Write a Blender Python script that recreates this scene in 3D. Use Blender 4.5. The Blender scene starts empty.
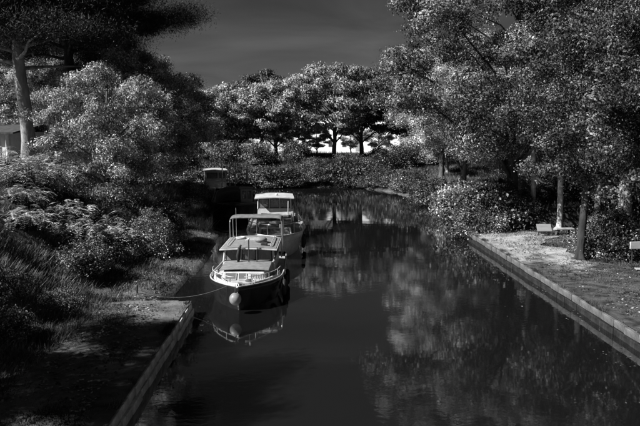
import bpy, math, random
import numpy as np
from mathutils import Vector, Matrix

R = math.radians
SC = bpy.context.scene
C = SC.collection

# ------------------------------------------------------------------ camera, sky, sun, exposure
cam_d = bpy.data.cameras.new('camera')
cam_d.lens = 36.0
cam_d.sensor_width = 36.0
cam_d.clip_start = 0.1
cam_d.clip_end = 6000
cam = bpy.data.objects.new('camera', cam_d)
C.objects.link(cam)
cam.location = (0, 0, 7.0)
cam.rotation_euler = (R(90 - 7.04), 0, R(-1.39))
SC.camera = cam

SUN_AZ = (-0.93, -0.368)         # horizontal direction towards the sun (from the left, a little behind the camera)
SUN_EL = R(41)
w = bpy.data.worlds.new('World')
SC.world = w
w.use_nodes = True
nt = w.node_tree
for n in list(nt.nodes):
    nt.nodes.remove(n)
def N(tree, t, **kw):
    n = tree.nodes.new(t)
    for k, v in kw.items():
        setattr(n, k, v)
    return n
out = N(nt, 'ShaderNodeOutputWorld')
bg = N(nt, 'ShaderNodeBackground')
bg.inputs['Strength'].default_value = 0.05
sky = N(nt, 'ShaderNodeTexSky', sky_type='NISHITA', sun_disc=False)
sky.sun_elevation = SUN_EL
sky.sun_rotation = math.atan2(SUN_AZ[0], SUN_AZ[1])
sky.air_density = 0.7
sky.dust_density = 0.4
sep = N(nt, 'ShaderNodeSeparateColor')          # black-and-white film behind a deep red filter: the red record of the sky
nt.links.new(sky.outputs[0], sep.inputs[0])
tc = N(nt, 'ShaderNodeTexCoord')
mp = N(nt, 'ShaderNodeMapping')
mp.inputs['Scale'].default_value = (1.6, 1.6, 7.0)
mp.inputs['Rotation'].default_value = (0.1, 0.12, 0)
nt.links.new(tc.outputs['Generated'], mp.inputs[0])
cl = N(nt, 'ShaderNodeTexNoise')
cl.inputs['Scale'].default_value = 1.6
cl.inputs['Detail'].default_value = 5
cl.inputs['Roughness'].default_value = 0.5
cl.inputs['Distortion'].default_value = 0.7
nt.links.new(mp.outputs[0], cl.inputs['Vector'])
cr = N(nt, 'ShaderNodeMapRange')
cr.inputs[1].default_value = 0.30
cr.inputs[2].default_value = 0.75
cr.inputs[3].default_value = 0.14
cr.inputs[4].default_value = 0.46
nt.links.new(cl.outputs[0], cr.inputs[0])
mu = N(nt, 'ShaderNodeMath', operation='MULTIPLY')
nt.links.new(sep.outputs[0], mu.inputs[0])
nt.links.new(cr.outputs[0], mu.inputs[1])
nt.links.new(mu.outputs[0], bg.inputs['Color'])
nt.links.new(bg.outputs[0], out.inputs['Surface'])

sun_d = bpy.data.lights.new('sun', 'SUN')
sun_d.energy = 5.0
sun_d.angle = R(0.5)
sun = bpy.data.objects.new('sun', sun_d)
C.objects.link(sun)
_d = Vector((SUN_AZ[0] * math.cos(SUN_EL), SUN_AZ[1] * math.cos(SUN_EL), math.sin(SUN_EL)))
sun.rotation_euler = _d.to_track_quat('Z', 'Y').to_euler()

vs = SC.view_settings
vs.view_transform = 'Standard'
vs.look = 'None'
vs.exposure = 1.1
vs.gamma = 1.0
vs.use_curve_mapping = False
SC.cycles.use_denoising = True
SC.cycles.max_bounces = 8
SC.cycles.transparent_max_bounces = 8

# ------------------------------------------------------------------ materials (greys: the photograph is black and white)
def mat(name, c0, c1=None, rough=0.8, scale=3.0, bump=0.0, bscale=None, spec=0.3, metal=0.0, stretch=(1, 1, 1), coord='Object', streak=None):
    m = bpy.data.materials.new(name)
    m.use_nodes = True
    t = m.node_tree
    p = t.nodes['Principled BSDF']
    p.inputs['Roughness'].default_value = rough
    p.inputs['Specular IOR Level'].default_value = spec
    p.inputs['Metallic'].default_value = metal
    c1 = c0 if c1 is None else c1
    tcn = N(t, 'ShaderNodeTexCoord')
    mpn = N(t, 'ShaderNodeMapping')
    mpn.inputs['Scale'].default_value = stretch
    t.links.new(tcn.outputs[coord], mpn.inputs[0])
    nz = N(t, 'ShaderNodeTexNoise')
    nz.inputs['Scale'].default_value = scale
    nz.inputs['Detail'].default_value = 8
    nz.inputs['Roughness'].default_value = 0.65
    t.links.new(mpn.outputs[0], nz.inputs['Vector'])
    rp = N(t, 'ShaderNodeValToRGB')
    rp.color_ramp.elements[0].position = 0.32
    rp.color_ramp.elements[1].position = 0.68
    rp.color_ramp.elements[0].color = (c0, c0, c0, 1)
    rp.color_ramp.elements[1].color = (c1, c1, c1, 1)
    t.links.new(nz.outputs[0], rp.inputs[0])
    t.links.new(rp.outputs[0], p.inputs['Base Color'])
    if bump:
        b = N(t, 'ShaderNodeBump')
        b.inputs['Strength'].default_value = bump
        b.inputs['Distance'].default_value = 0.03
        n2 = N(t, 'ShaderNodeTexNoise')
        n2.inputs['Scale'].default_value = bscale or scale * 4
        n2.inputs['Detail'].default_value = 6
        t.links.new(mpn.outputs[0], n2.inputs['Vector'])
        t.links.new(n2.outputs[0], b.inputs['Height'])
        t.links.new(b.outputs[0], p.inputs['Normal'])
    return m

def leaf_mat(name, lo, hi, trans=0.3, rough=0.42, spec=0.4, power=1.6, patch=True):
    m = bpy.data.materials.new(name)
    m.use_nodes = True
    t = m.node_tree
    p = t.nodes['Principled BSDF']
    o = t.nodes['Material Output']
    g = N(t, 'ShaderNodeNewGeometry')
    r = N(t, 'ShaderNodeMapRange')
    r.inputs[3].default_value = lo
    r.inputs[4].default_value = hi
    pw = N(t, 'ShaderNodeMath', operation='POWER')
    pw.inputs[1].default_value = power
    t.links.new(g.outputs['Random Per Island'], pw.inputs[0])
    t.links.new(pw.outputs[0], r.inputs[0])
    if patch:      # noise tone per spray puts lit pools and dark gaps into the foliage colour
        tcn = N(t, 'ShaderNodeTexCoord')
        nz = N(t, 'ShaderNodeTexNoise')
        nz.inputs['Scale'].default_value = 0.75
        nz.inputs['Detail'].default_value = 3
        t.links.new(tcn.outputs['Object'], nz.inputs['Vector'])
        pr = N(t, 'ShaderNodeMapRange')
        pr.inputs[1].default_value = 0.36
        pr.inputs[2].default_value = 0.64
        pr.inputs[3].default_value = 0.22
        pr.inputs[4].default_value = 1.55
        t.links.new(nz.outputs[0], pr.inputs[0])
        mlt = N(t, 'ShaderNodeMath', operation='MULTIPLY')
        t.links.new(r.outputs[0], mlt.inputs[0])
        t.links.new(pr.outputs[0], mlt.inputs[1])
        r = mlt
    t.links.new(r.outputs[0], p.inputs['Base Color'])
    p.inputs['Roughness'].default_value = rough
    p.inputs['Specular IOR Level'].default_value = spec
    tr = N(t, 'ShaderNodeBsdfTranslucent')
    t.links.new(r.outputs[0], tr.inputs[0])
    mx = N(t, 'ShaderNodeMixShader')
    mx.inputs[0].default_value = trans
    t.links.new(p.outputs[0], mx.inputs[1])
    t.links.new(tr.outputs[0], mx.inputs[2])
    t.links.new(mx.outputs[0], o.inputs[0])
    return m

M = {}
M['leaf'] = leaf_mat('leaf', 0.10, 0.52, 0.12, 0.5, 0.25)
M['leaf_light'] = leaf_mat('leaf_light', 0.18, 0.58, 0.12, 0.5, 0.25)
M['leaf_dark'] = leaf_mat('leaf_dark', 0.03, 0.34, 0.1, 0.5, 0.25, 2.6)  # darker leaves: shade of the right and far banks put into the tone
M['leaf_deep'] = leaf_mat('leaf_deep', 0.01, 0.22, 0.08, 0.5, 0.25, 3.5)  # near-black with rare bright leaves: bank shade and lit specks as colour
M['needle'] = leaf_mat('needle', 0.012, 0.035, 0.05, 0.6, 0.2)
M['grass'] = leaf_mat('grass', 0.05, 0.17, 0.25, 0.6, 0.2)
M['grass_dark'] = leaf_mat('grass_dark', 0.02, 0.08, 0.2, 0.7, 0.1)  # far bank shade put into the blade tone
M['grass_pale'] = leaf_mat('grass_pale', 0.12, 0.38, 0.25, 0.6, 0.2)
M['bark'] = mat('bark', 0.05, 0.15, 0.95, 3.0, 1.0, 9, 0.1, stretch=(1, 1, 0.25))
M['bark_pine'] = mat('bark_pine', 0.10, 0.34, 0.95, 2.0, 1.0, 7, 0.1, stretch=(1, 1, 0.3))
M['bark_dark'] = mat('bark_dark', 0.02, 0.06, 0.95, 3.0, 1.0, 9, 0.1, stretch=(1, 1, 0.25))
M['bark_pale'] = mat('bark_pale', 0.22, 0.62, 0.9, 2.2, 0.5, 7, 0.1)
M['soil'] = mat('soil', 0.025, 0.13, 0.95, 0.6, 1.0, 6.0, 0.1)
M['verge'] = mat('verge', 0.025, 0.12, 0.95, 0.9, 1.0, 12.0, 0.1)
M['dirt'] = mat('dirt', 0.035, 0.17, 0.95, 0.9, 1.0, 12.0, 0.1)
M['path'] = mat('path', 0.12, 0.36, 0.95, 1.1, 0.8, 14.0, 0.1)
M['meadow'] = mat('meadow', 0.30, 0.56, 0.95, 0.15, 0.5, 3.0, 0.1)
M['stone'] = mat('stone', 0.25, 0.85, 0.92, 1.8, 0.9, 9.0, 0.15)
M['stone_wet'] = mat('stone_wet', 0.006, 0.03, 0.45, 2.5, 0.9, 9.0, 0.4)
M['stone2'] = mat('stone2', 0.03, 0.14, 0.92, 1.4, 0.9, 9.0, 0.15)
M['white_paint'] = mat('white_paint', 0.32, 0.55, 0.4, 2.5, 0.08, 20, 0.5)
M['white_dull'] = mat('white_dull', 0.22, 0.42, 0.55, 3.0, 0.15, 20, 0.4)
M['grey_buoy'] = mat('grey_buoy', 0.13, 0.24, 0.5, 4.0, 0.1, 20, 0.4)
M['grey_deck'] = mat('grey_deck', 0.12, 0.22, 0.7, 4.0, 0.2, 30, 0.3)
M['black_hull'] = mat('black_hull', 0.006, 0.016, 0.22, 3.0, 0.03, 6, 0.5)
M['rubber'] = mat('rubber', 0.010, 0.02, 0.7, 5.0, 0.2, 20, 0.3)
M['chrome'] = mat('chrome', 0.55, 0.7, 0.28, 5.0, 0, None, 0.5, 0.9)
M['wood'] = mat('wood', 0.10, 0.22, 0.6, 4.0, 0.3, 20, 0.3, stretch=(1, 0.15, 1))
M['grey_board'] = mat('grey_board', 0.16, 0.26, 0.8, 4.0, 0.3, 20, 0.3, stretch=(0.2, 1, 1))
M['tarp'] = mat('tarp', 0.012, 0.03, 0.75, 1.2, 1.0, 3, 0.3)
M['canvas'] = mat('canvas', 0.08, 0.17, 0.85, 3.0, 0.5, 9, 0.2)
M['white_wall'] = mat('white_wall', 0.52, 0.68, 0.9, 0.6, 0.2, 20, 0.2)
M['dark_pane'] = mat('dark_pane', 0.02, 0.04, 0.15, 2.0, 0, None, 0.5)
M['plaster'] = mat('plaster', 0.45, 0.66, 0.9, 0.8, 0.3, 20, 0.2)
M['roof_tile'] = mat('roof_tile', 0.025, 0.07, 0.9, 3.0, 0.5, 9, 0.2)
M['rope'] = mat('rope', 0.06, 0.14, 0.9, 20.0, 0.5, 60, 0.1)
M['dark_metal'] = mat('dark_metal', 0.02, 0.05, 0.5, 5.0, 0.1, 20, 0.4, 0.3)
M['curtain'] = mat('curtain', 0.6, 0.8, 0.9, 6.0)
M['interior'] = mat('interior', 0.2, 0.35, 0.8, 3.0)

def towpath_mat():  # sun patch painted pale at the far end, dark grass tone nearer
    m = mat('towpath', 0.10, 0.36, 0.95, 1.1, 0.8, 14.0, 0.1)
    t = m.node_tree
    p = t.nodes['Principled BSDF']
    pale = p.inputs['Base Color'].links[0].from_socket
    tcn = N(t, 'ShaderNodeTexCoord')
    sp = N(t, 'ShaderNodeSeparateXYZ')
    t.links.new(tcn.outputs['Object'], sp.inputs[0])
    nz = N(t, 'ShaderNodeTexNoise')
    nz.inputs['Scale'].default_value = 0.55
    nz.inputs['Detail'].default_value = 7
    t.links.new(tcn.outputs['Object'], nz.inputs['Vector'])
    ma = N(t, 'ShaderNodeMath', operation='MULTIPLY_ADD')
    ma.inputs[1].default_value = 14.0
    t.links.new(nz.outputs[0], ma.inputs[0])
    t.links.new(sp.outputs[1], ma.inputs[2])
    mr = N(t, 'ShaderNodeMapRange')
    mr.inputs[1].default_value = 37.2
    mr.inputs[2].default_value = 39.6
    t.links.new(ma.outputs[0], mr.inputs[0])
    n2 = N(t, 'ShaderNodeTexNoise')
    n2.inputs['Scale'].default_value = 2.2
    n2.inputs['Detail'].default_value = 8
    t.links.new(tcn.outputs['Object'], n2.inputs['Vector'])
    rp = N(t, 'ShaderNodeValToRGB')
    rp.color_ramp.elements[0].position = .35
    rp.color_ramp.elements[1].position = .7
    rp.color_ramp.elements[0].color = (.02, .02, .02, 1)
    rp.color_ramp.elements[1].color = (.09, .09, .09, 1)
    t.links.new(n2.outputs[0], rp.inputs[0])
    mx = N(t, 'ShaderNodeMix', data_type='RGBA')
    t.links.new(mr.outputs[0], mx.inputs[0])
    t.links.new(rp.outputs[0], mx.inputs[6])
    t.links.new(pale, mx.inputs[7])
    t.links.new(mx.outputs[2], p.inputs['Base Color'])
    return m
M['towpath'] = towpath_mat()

def glass():
    m = bpy.data.materials.new('window_glass')
    m.use_nodes = True
    t = m.node_tree
    o = t.nodes['Material Output']
    t.nodes.remove(t.nodes['Principled BSDF'])
    tr = N(t, 'ShaderNodeBsdfTransparent')
    tr.inputs[0].default_value = (0.62, 0.62, 0.62, 1)
    gl = N(t, 'ShaderNodeBsdfGlossy')
    gl.inputs['Roughness'].default_value = 0.04
    lw = N(t, 'ShaderNodeFresnel')
    lw.inputs[0].default_value = 1.6
    mx = N(t, 'ShaderNodeMixShader')
    t.links.new(lw.outputs[0], mx.inputs[0])
    t.links.new(tr.outputs[0], mx.inputs[1])
    t.links.new(gl.outputs[0], mx.inputs[2])
    df = N(t, 'ShaderNodeBsdfDiffuse')
    df.inputs[0].default_value = (.38, .38, .38, 1)
    m2 = N(t, 'ShaderNodeMixShader')
    m2.inputs[0].default_value = .34
    t.links.new(mx.outputs[0], m2.inputs[1])
    t.links.new(df.outputs[0], m2.inputs[2])
    t.links.new(m2.outputs[0], o.inputs[0])
    return m
M['glass'] = glass()

def water_mat():
    m = bpy.data.materials.new('canal_water')
    m.use_nodes = True
    t = m.node_tree
    p = t.nodes['Principled BSDF']
    p.inputs['Base Color'].default_value = (0.006, 0.006, 0.006, 1)
    p.inputs['Roughness'].default_value = 0.035
    p.inputs['IOR'].default_value = 2.8
    p.inputs['Specular IOR Level'].default_value = 0.5
    tcn = N(t, 'ShaderNodeTexCoord')
    def noise(sc, stretch, det):
        mpn = N(t, 'ShaderNodeMapping')
        mpn.inputs['Scale'].default_value = stretch
        t.links.new(tcn.outputs['Object'], mpn.inputs[0])
        nz = N(t, 'ShaderNodeTexNoise')
        nz.inputs['Scale'].default_value = sc
        nz.inputs['Detail'].default_value = det
        t.links.new(mpn.outputs[0], nz.inputs['Vector'])
        return nz
    a = noise(0.55, (0.6, 1.1, 1), 2)
    b = noise(5.0, (0.7, 1.0, 1), 3)
    b1 = N(t, 'ShaderNodeBump')
    b1.inputs['Strength'].default_value = 0.10
    b1.inputs['Distance'].default_value = 0.05
    t.links.new(a.outputs[0], b1.inputs['Height'])
    # patches where a breath of wind roughens the surface
    ms = noise(0.07, (0.5, 1.6, 1), 3)
    mr = N(t, 'ShaderNodeMapRange')
    mr.inputs[1].default_value = 0.42
    mr.inputs[2].default_value = 0.65
    mr.inputs[3].default_value = 0.015
    mr.inputs[4].default_value = 0.16
    t.links.new(ms.outputs[0], mr.inputs[0])
    b2 = N(t, 'ShaderNodeBump')
    b2.inputs['Distance'].default_value = 0.02
    t.links.new(mr.outputs[0], b2.inputs['Strength'])
    t.links.new(b.outputs[0], b2.inputs['Height'])
    t.links.new(b1.outputs[0], b2.inputs['Normal'])
    t.links.new(b2.outputs[0], p.inputs['Normal'])
    return m
M['water'] = water_mat()

# ------------------------------------------------------------------ helpers
ROOT_LABELS = set()
def tag(o, label=None, cat=None, group=None, kind=None):
    if label: o['label'] = label
    if cat: o['category'] = cat
    if group: o['group'] = group
    if kind: o['kind'] = kind
    return o
def empty(name, loc=(0, 0, 0), rz=0.0, label=None, cat=None, group=None):
    o = bpy.data.objects.new(name, None)
    o.empty_display_size = 0.3
    C.objects.link(o)
    o.location = loc
    o.rotation_euler = (0, 0, rz)
    return tag(o, label, cat, group)
def link(name, me, m=None, parent=None, loc=None):
    o = bpy.data.objects.new(name, me)
    C.objects.link(o)
    if m is not None and not me.materials:
        me.materials.append(m)
    if parent is not None:
        o.parent = parent
    if loc is not None:
        o.location = loc
    return o
def copy_tree(o, parent=None):
    c = o.copy()
    C.objects.link(c)
    c.parent = parent
    for ch in o.children:
        copy_tree(ch, c)
    return c
def np_mesh(name, V, F, smooth=False):
    """V (n,3), F (m,k) with one k for all faces"""
    me = bpy.data.meshes.new(name)
    V = np.ascontiguousarray(V, dtype=np.float32)
    F = np.ascontiguousarray(F, dtype=np.int32)
    k = F.shape[1]
    me.vertices.add(len(V))
    me.vertices.foreach_set('co', V.ravel())
    me.loops.add(F.size)
    me.loops.foreach_set('vertex_index', F.ravel())
    me.polygons.add(len(F))
    me.polygons.foreach_set('loop_start', np.arange(0, F.size, k, dtype=np.int32))
    if smooth:
        me.polygons.foreach_set('use_smooth', np.ones(len(F), dtype=bool))
    me.update(calc_edges=True)
    return me

class MB:
    def __init__(s):
        s.v = []; s.f = []
    def add(s, V, F):
        b = len(s.v)
        s.v += [tuple(float(c) for c in p) for p in V]
        s.f += [tuple(i + b for i in f) for f in F]
        return s
    def box(s, x0, x1, y0, y1, z0, z1, jit=0.0, rng=None):
        V = [(x, y, z) for z in (z0, z1) for y in (y0, y1) for x in (x0, x1)]
        if jit:
            V = [tuple(c + rng.uniform(-jit, jit) for c in p) for p in V]
        return s.add(V, [(0, 2, 3, 1), (4, 5, 7, 6), (0, 1, 5, 4), (2, 6, 7, 3), (0, 4, 6, 2), (1, 3, 7, 5)])
    def quadprism(s, b, t):
        """eight corners: four bottom, four top, both counter-clockwise from above"""
        return s.add(list(b) + list(t), [(3, 2, 1, 0), (4, 5, 6, 7)] + [(i, (i + 1) % 4, 4 + (i + 1) % 4, 4 + i) for i in range(4)])
    def tube(s, P, r, n=6, cap=True):
        P = [Vector(p) for p in P]
        if not hasattr(r, '__len__'):
            r = [r] * len(P)
        V = []; F = []
        up = None
        for i, p in enumerate(P):
            d = (P[min(i + 1, len(P) - 1)] - P[max(i - 1, 0)])
            if d.length < 1e-9: d = Vector((0, 0, 1))
            d.normalize()
            if up is None:
                up = d.orthogonal().normalized()
            else:
                up = (up - d * up.dot(d))
                up = up.normalized() if up.length > 1e-6 else d.orthogonal().normalized()
            sd = d.cross(up)
            for k in range(n):
                a = 2 * math.pi * k / n
                V.append(p + (up * math.cos(a) + sd * math.sin(a)) * r[i])
        for i in range(len(P) - 1):
            for k in range(n):
                a = i * n + k; b = i * n + (k + 1) % n
                F.append((a, b, b + n, a + n))
        if cap:
            F.append(tuple(range(n - 1, -1, -1)))
            F.append(tuple(range((len(P) - 1) * n, len(P) * n)))
        return s.add(V, F)
    def ball(s, c, r, n=16, m=10, sz=1.0):
        V = [(c[0], c[1], c[2] - r * sz)]
        for j in range(1, m):
            t = -math.pi / 2 + math.pi * j / m
            for k in range(n):
                a = 2 * math.pi * k / n
                V.append((c[0] + r * math.cos(t) * math.cos(a), c[1] + r * math.cos(t) * math.sin(a), c[2] + r * sz * math.sin(t)))
        V.append((c[0], c[1], c[2] + r * sz))
        F = [(0, 1 + (k + 1) % n, 1 + k) for k in range(n)]
        for j in range(m - 2):
            for k in range(n):
                a = 1 + j * n + k; b = 1 + j * n + (k + 1) % n
                F.append((a, b, b + n, a + n))
        top = len(V) - 1; b0 = 1 + (m - 2) * n
        F += [(b0 + k, b0 + (k + 1) % n, top) for k in range(n)]
        return s.add(V, F)
    def build(s, name, m, parent=None, smooth=False, bevel=0.0, loc=None):
        me = bpy.data.meshes.new(name)
        me.from_pydata(s.v, [], s.f)
        if smooth:
            me.polygons.foreach_set('use_smooth', np.ones(len(me.polygons), dtype=bool))
        me.update()
        o = link(name, me, M[m] if isinstance(m, str) else m, parent, loc)
        if bevel:
            b = o.modifiers.new('bevel', 'BEVEL')
            b.width = bevel; b.segments = 2; b.limit_method = 'ANGLE'
        return o

# ------------------------------------------------------------------ terrain
def interp(v, xs, ys):
    return np.interp(v, xs, ys)
def smooth(t):
    t = np.clip(t, 0, 1)
    return t * t * (3 - 2 * t)
def vnoise(x, y, s=1.0, seed=0):
    """cheap smooth value noise"""
    a = 0
    rg = np.random.RandomState(seed)
    for k in range(6):
        th = rg.uniform(0, 6.28); f = s * rg.uniform(0.6, 2.4); ph = rg.uniform(0, 6.28)
        a = a + np.sin((x * math.cos(th) + y * math.sin(th)) * f + ph + 1.3 * np.sin((x * math.sin(th) - y * math.cos(th)) * f * 0.6 + ph * 2))
    return a / 6
YQ_L = 24.6      # far end of the left quay
YQ_R = 42.5      # far end of the right quay
def shore_left(y):
    return interp(y, [-50, YQ_L, YQ_L + .3, 28, 35, 44, 51, 63, 72, 80, 84], [-4.65, -4.65, -6.0, -5.7, -5.3, -6.0, -8.0, -8.8, -9.8, -12.5, -14])
def shore_right(y):
    return interp(y, [-50, YQ_R, YQ_R + .6, 58, 68, 76, 82], [11.15, 11.15, 11.7, 12.2, 12.0, 10.6, 7.5])
def height(x, y):
    x = np.asarray(x, float); y = np.asarray(y, float)
    n = vnoise(x, y, 0.8, 3)
    dl = np.maximum(x - shore_left(y), y - 73 - 0.05 * (x + 12))
    dr = shore_right(y) - x
    df = 84 + 0.5 * n - y + 0.03 * x
    d = np.minimum(np.minimum(dl, dr), df)
    wz = -np.clip(0.25 + 0.5 * d, 0, 1.4)
    ql = y < YQ_L + .15
    el = np.clip(-dl, 0, None)
    es = interp(y, [0, 20, 27, 35, 49, 63, 80], [-7.6, -8.2, -8.5, -8.2, -8.8, -10, -12.4]) + .35 * n - x
    base = np.where(ql, 0.46, 0.10 + 0.28 * smooth(el / 1.2))
    zl = base + 3.9 * smooth(es / 8.0) ** 0.85 * smooth(el / 1.5) + 0.10 * n * smooth((el - .5) / 2) + 0.10 * vnoise(x, y, 2.6, 9) * smooth(es / 2)
    er = np.clip(-dr, 0, None)
    qr = y < YQ_R + .3
    zr = np.where(qr, 0.46 + 0.035 * np.clip(er, 0, 14) + 0.07 * np.clip(er - 14, 0, 25), 0.1 + 1.9 * smooth(er / 5) + 0.05 * np.clip(er - 5, 0, 20)) + 0.06 * n * smooth((er - .6) / 2)
    ef = np.clip(-df, 0, None)
    zf = 0.1 + 2.9 * smooth(ef / 6) + 0.022 * np.clip(ef - 16, 0, 150) + 0.10 * np.clip(ef - 240, 0, 150)
    land = np.maximum(np.maximum(np.where(dl < 0, zl, -9), np.where(dr < 0, zr, -9)), np.where(df < 0, zf, -9))
    return np.where(d > 0, wz, land)

def axis(parts):
    return np.unique(np.concatenate([np.arange(a, b, s) for a, b, s in parts]))
gx = axis([(-1600, -160, 120), (-160, -45, 7), (-45, -14, 0.7), (-14, -3, 0.25), (-3, 10, 1.0), (10, 16, 0.25), (16, 45, 0.7), (45, 160, 7), (160, 1700, 120)])
gy = axis([(-300, -20, 28), (-20, -4, 1), (-4, 52, 0.3), (52, 100, 0.5), (100, 130, 1.5), (130, 400, 12), (400, 2600, 200)])
GX, GY = np.meshgrid(gx, gy)
GZ = height(GX, GY)
V = np.stack([GX.ravel(), GY.ravel(), GZ.ravel()], 1)
nx = len(gx)
ii = (np.arange(len(gy) - 1)[:, None] * nx + np.arange(nx - 1)[None, :]).ravel()
F = np.stack([ii, ii + 1, ii + 1 + nx, ii + nx], 1)
ground = link('ground', np_mesh('ground', V, F, True), M['soil'])
tag(ground, 'dark earth banks and ground on both sides of the canal', None, None, 'structure')

wv = np.array([(-400, -300, 0), (60, -300, 0), (60, 130, 0), (-400, 130, 0)], float)
water = link('canal_water', np_mesh('canal_water', wv, np.array([[0, 1, 2, 3]])), M['water'])
tag(water, 'still dark canal water reflecting the trees', None, None, 'structure')

def drape(name, xs, ys, m, label, dz=0.012, edge=None):
    X, Y = np.meshgrid(xs, ys)
    if edge is not None:
        X = edge(X, Y)
    Z = height(np.where((X > 10) & (X < 11.4), 11.4, np.where((X > -5.0) & (X < -4), -5.0, X)), Y) + dz
    n = len(xs)
    i = (np.arange(len(ys) - 1)[:, None] * n + np.arange(n - 1)[None, :]).ravel()
    o = link(name, np_mesh(name, np.stack([X.ravel(), Y.ravel(), Z.ravel()], 1), np.stack([i, i + 1, i + 1 + n, i + n], 1), True), M[m])
    tag(o, label, None, None, 'structure')
    return o
def path_edge(X, Y):
    t = (X - 11.5) / 4.0
    wdt = 3.2 + 0.7 * np.sin(Y * 0.5) + 0.5 * np.sin(Y * 1.3 + 1) + 0.25 * np.sin(Y * 3.1)
    return 10.98 + t * (wdt + .5)
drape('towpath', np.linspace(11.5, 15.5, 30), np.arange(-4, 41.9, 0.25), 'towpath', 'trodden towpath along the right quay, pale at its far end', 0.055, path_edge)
drape('landing', np.linspace(-8.4, -4.44, 26), np.arange(2, 24.55, 0.3), 'dirt', 'bare trodden dirt landing along the left quay', 0.055)
drape('meadow', np.arange(-60, 120, 6.0), np.arange(110, 236, 6.0), 'meadow', 'bright sunlit dry meadow beyond the far trees', 0.05)

# ------------------------------------------------------------------ quay walls
rs = random.Random(5)
def stone_mesh(l, h, d, seed):
    """one dressed block, its edges worn: y along the wall, x into the bank (face at x=0 looks to -x)"""
    g = random.Random(seed)
    b = 0.025
    pts = []
    for (yy, zz) in ((b, 0), (l - b, 0), (l, b), (l, h - b), (l - b, h), (b, h), (0, h - b), (0, b)):
        pts.append((yy + g.uniform(-.008, .008), zz + g.uniform(-.006, .006)))
    V = [(0.0 + g.uniform(-.012, .012) + 0.0, y_, z_) for y_, z_ in pts]
    inn = [(-0.014 + g.uniform(-.008, .004), l * .5 + (y_ - l * .5) * .9, h * .5 + (z_ - h * .5) * .86) for y_, z_ in pts]
    back = [(d, y_, z_) for y_, z_ in pts]
    V = inn + V + back
    F = [tuple(range(7, -1, -1))]
    for k in range(8):
        a, c = k, (k + 1) % 8
        F.append((a, c, 8 + c, 8 + a))
        F.append((8 + a, 8 + c, 16 + c, 16 + a))
    F.append(tuple(range(16, 24)))
    me = bpy.data.meshes.new('stone')
    me.from_pydata(V, [], F)
    me.update()
    return me
def quay(name, x, y0, y1, side, label, m, lens, ztop):
    root = empty(name, (x, y0, 0), 0, label, 'wall')
    protos = {}
    for l in lens:
        for v in range(2):
            for (h, d, c) in ((ztop - 0.24, 0.34, 0), (0.5, 0.34, 1)):
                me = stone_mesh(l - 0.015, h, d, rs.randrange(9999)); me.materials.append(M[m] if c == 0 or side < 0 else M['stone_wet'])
                protos[(l, v, c)] = me
    for course in (0, 1):
        y = 0.0 if course == 0 else -0.4
        while y < y1 - y0 - 0.2:
            l = rs.choice(lens); me = protos[(l, rs.randrange(2), course)]
            if y + l > y1 - y0 + .05:
                l2 = y1 - y0 - y
                me = stone_mesh(l2 - .015, ztop - 0.24 if course == 0 else .5, .5, rs.randrange(999)); me.materials.append(M[m] if course == 0 or side < 0 else M['stone_wet']); l = l2
            o = link('stone', me, None, root)
            z = 0.235 if course == 0 else -0.28
            off = 0.0 if course == 0 else -0.05
            zt = rs.uniform(-.012, .012)
            if side > 0:
                o.location = (off + rs.uniform(-.03, .03), y, z + zt); o.rotation_euler = (rs.uniform(-.012, .012), 0, rs.uniform(-.025, .025))
            else:
                o.rotation_euler = (rs.uniform(-.012, .012), 0, math.pi + rs.uniform(-.025, .025))
                o.location = (-off + rs.uniform(-.03, .03), y + l, z + zt)
            y += l
    return root
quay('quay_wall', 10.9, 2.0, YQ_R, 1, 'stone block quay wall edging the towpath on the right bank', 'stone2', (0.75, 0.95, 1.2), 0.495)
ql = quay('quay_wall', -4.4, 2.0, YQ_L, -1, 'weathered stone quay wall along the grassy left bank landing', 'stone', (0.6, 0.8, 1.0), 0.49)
# the short return of the left quay where it stops
for k in range(3):
    me = stone_mesh(0.7, 0.30, 0.4, 700 + k); me.materials.append(M['stone2'])
    o = link('stone', me, None, ql, (-0.52 - 0.71 * k, YQ_L - 2.0 + 0.02, 0.22)); o.rotation_euler = (0, 0, math.pi / 2 )
    o.rotation_euler = (0, 0, math.radians(-90)); o.location = (-1.22 - 0.71 * k + 0.0, YQ_L - 2.0 + 0.02, 0.22)

# ------------------------------------------------------------------ plants
def leaf_quads(P, Nn, S, asp, rg, name):
    """diamond leaves: centres P, normals Nn, lengths S"""
    n = len(P)
    Nn = Nn / (np.linalg.norm(Nn, axis=1, keepdims=True) + 1e-9)
    a = rg.normal(size=(n, 3))
    U = a - Nn * np.sum(a * Nn, 1, keepdims=True)
    U /= np.linalg.norm(U, axis=1, keepdims=True) + 1e-9
    W = np.cross(Nn, U)
    S = S[:, None]
    V = np.empty((n, 4, 3))
    V[:, 0] = P - U * S * 0.5
    V[:, 1] = P + W * S * asp * 0.5 + Nn * S * 0.08
    V[:, 2] = P + U * S * 0.5
    V[:, 3] = P - W * S * asp * 0.5 + Nn * S * 0.08
    F = np.arange(n * 4).reshape(n, 4)
    return np_mesh(name, V.reshape(-1, 3), F)

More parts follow.
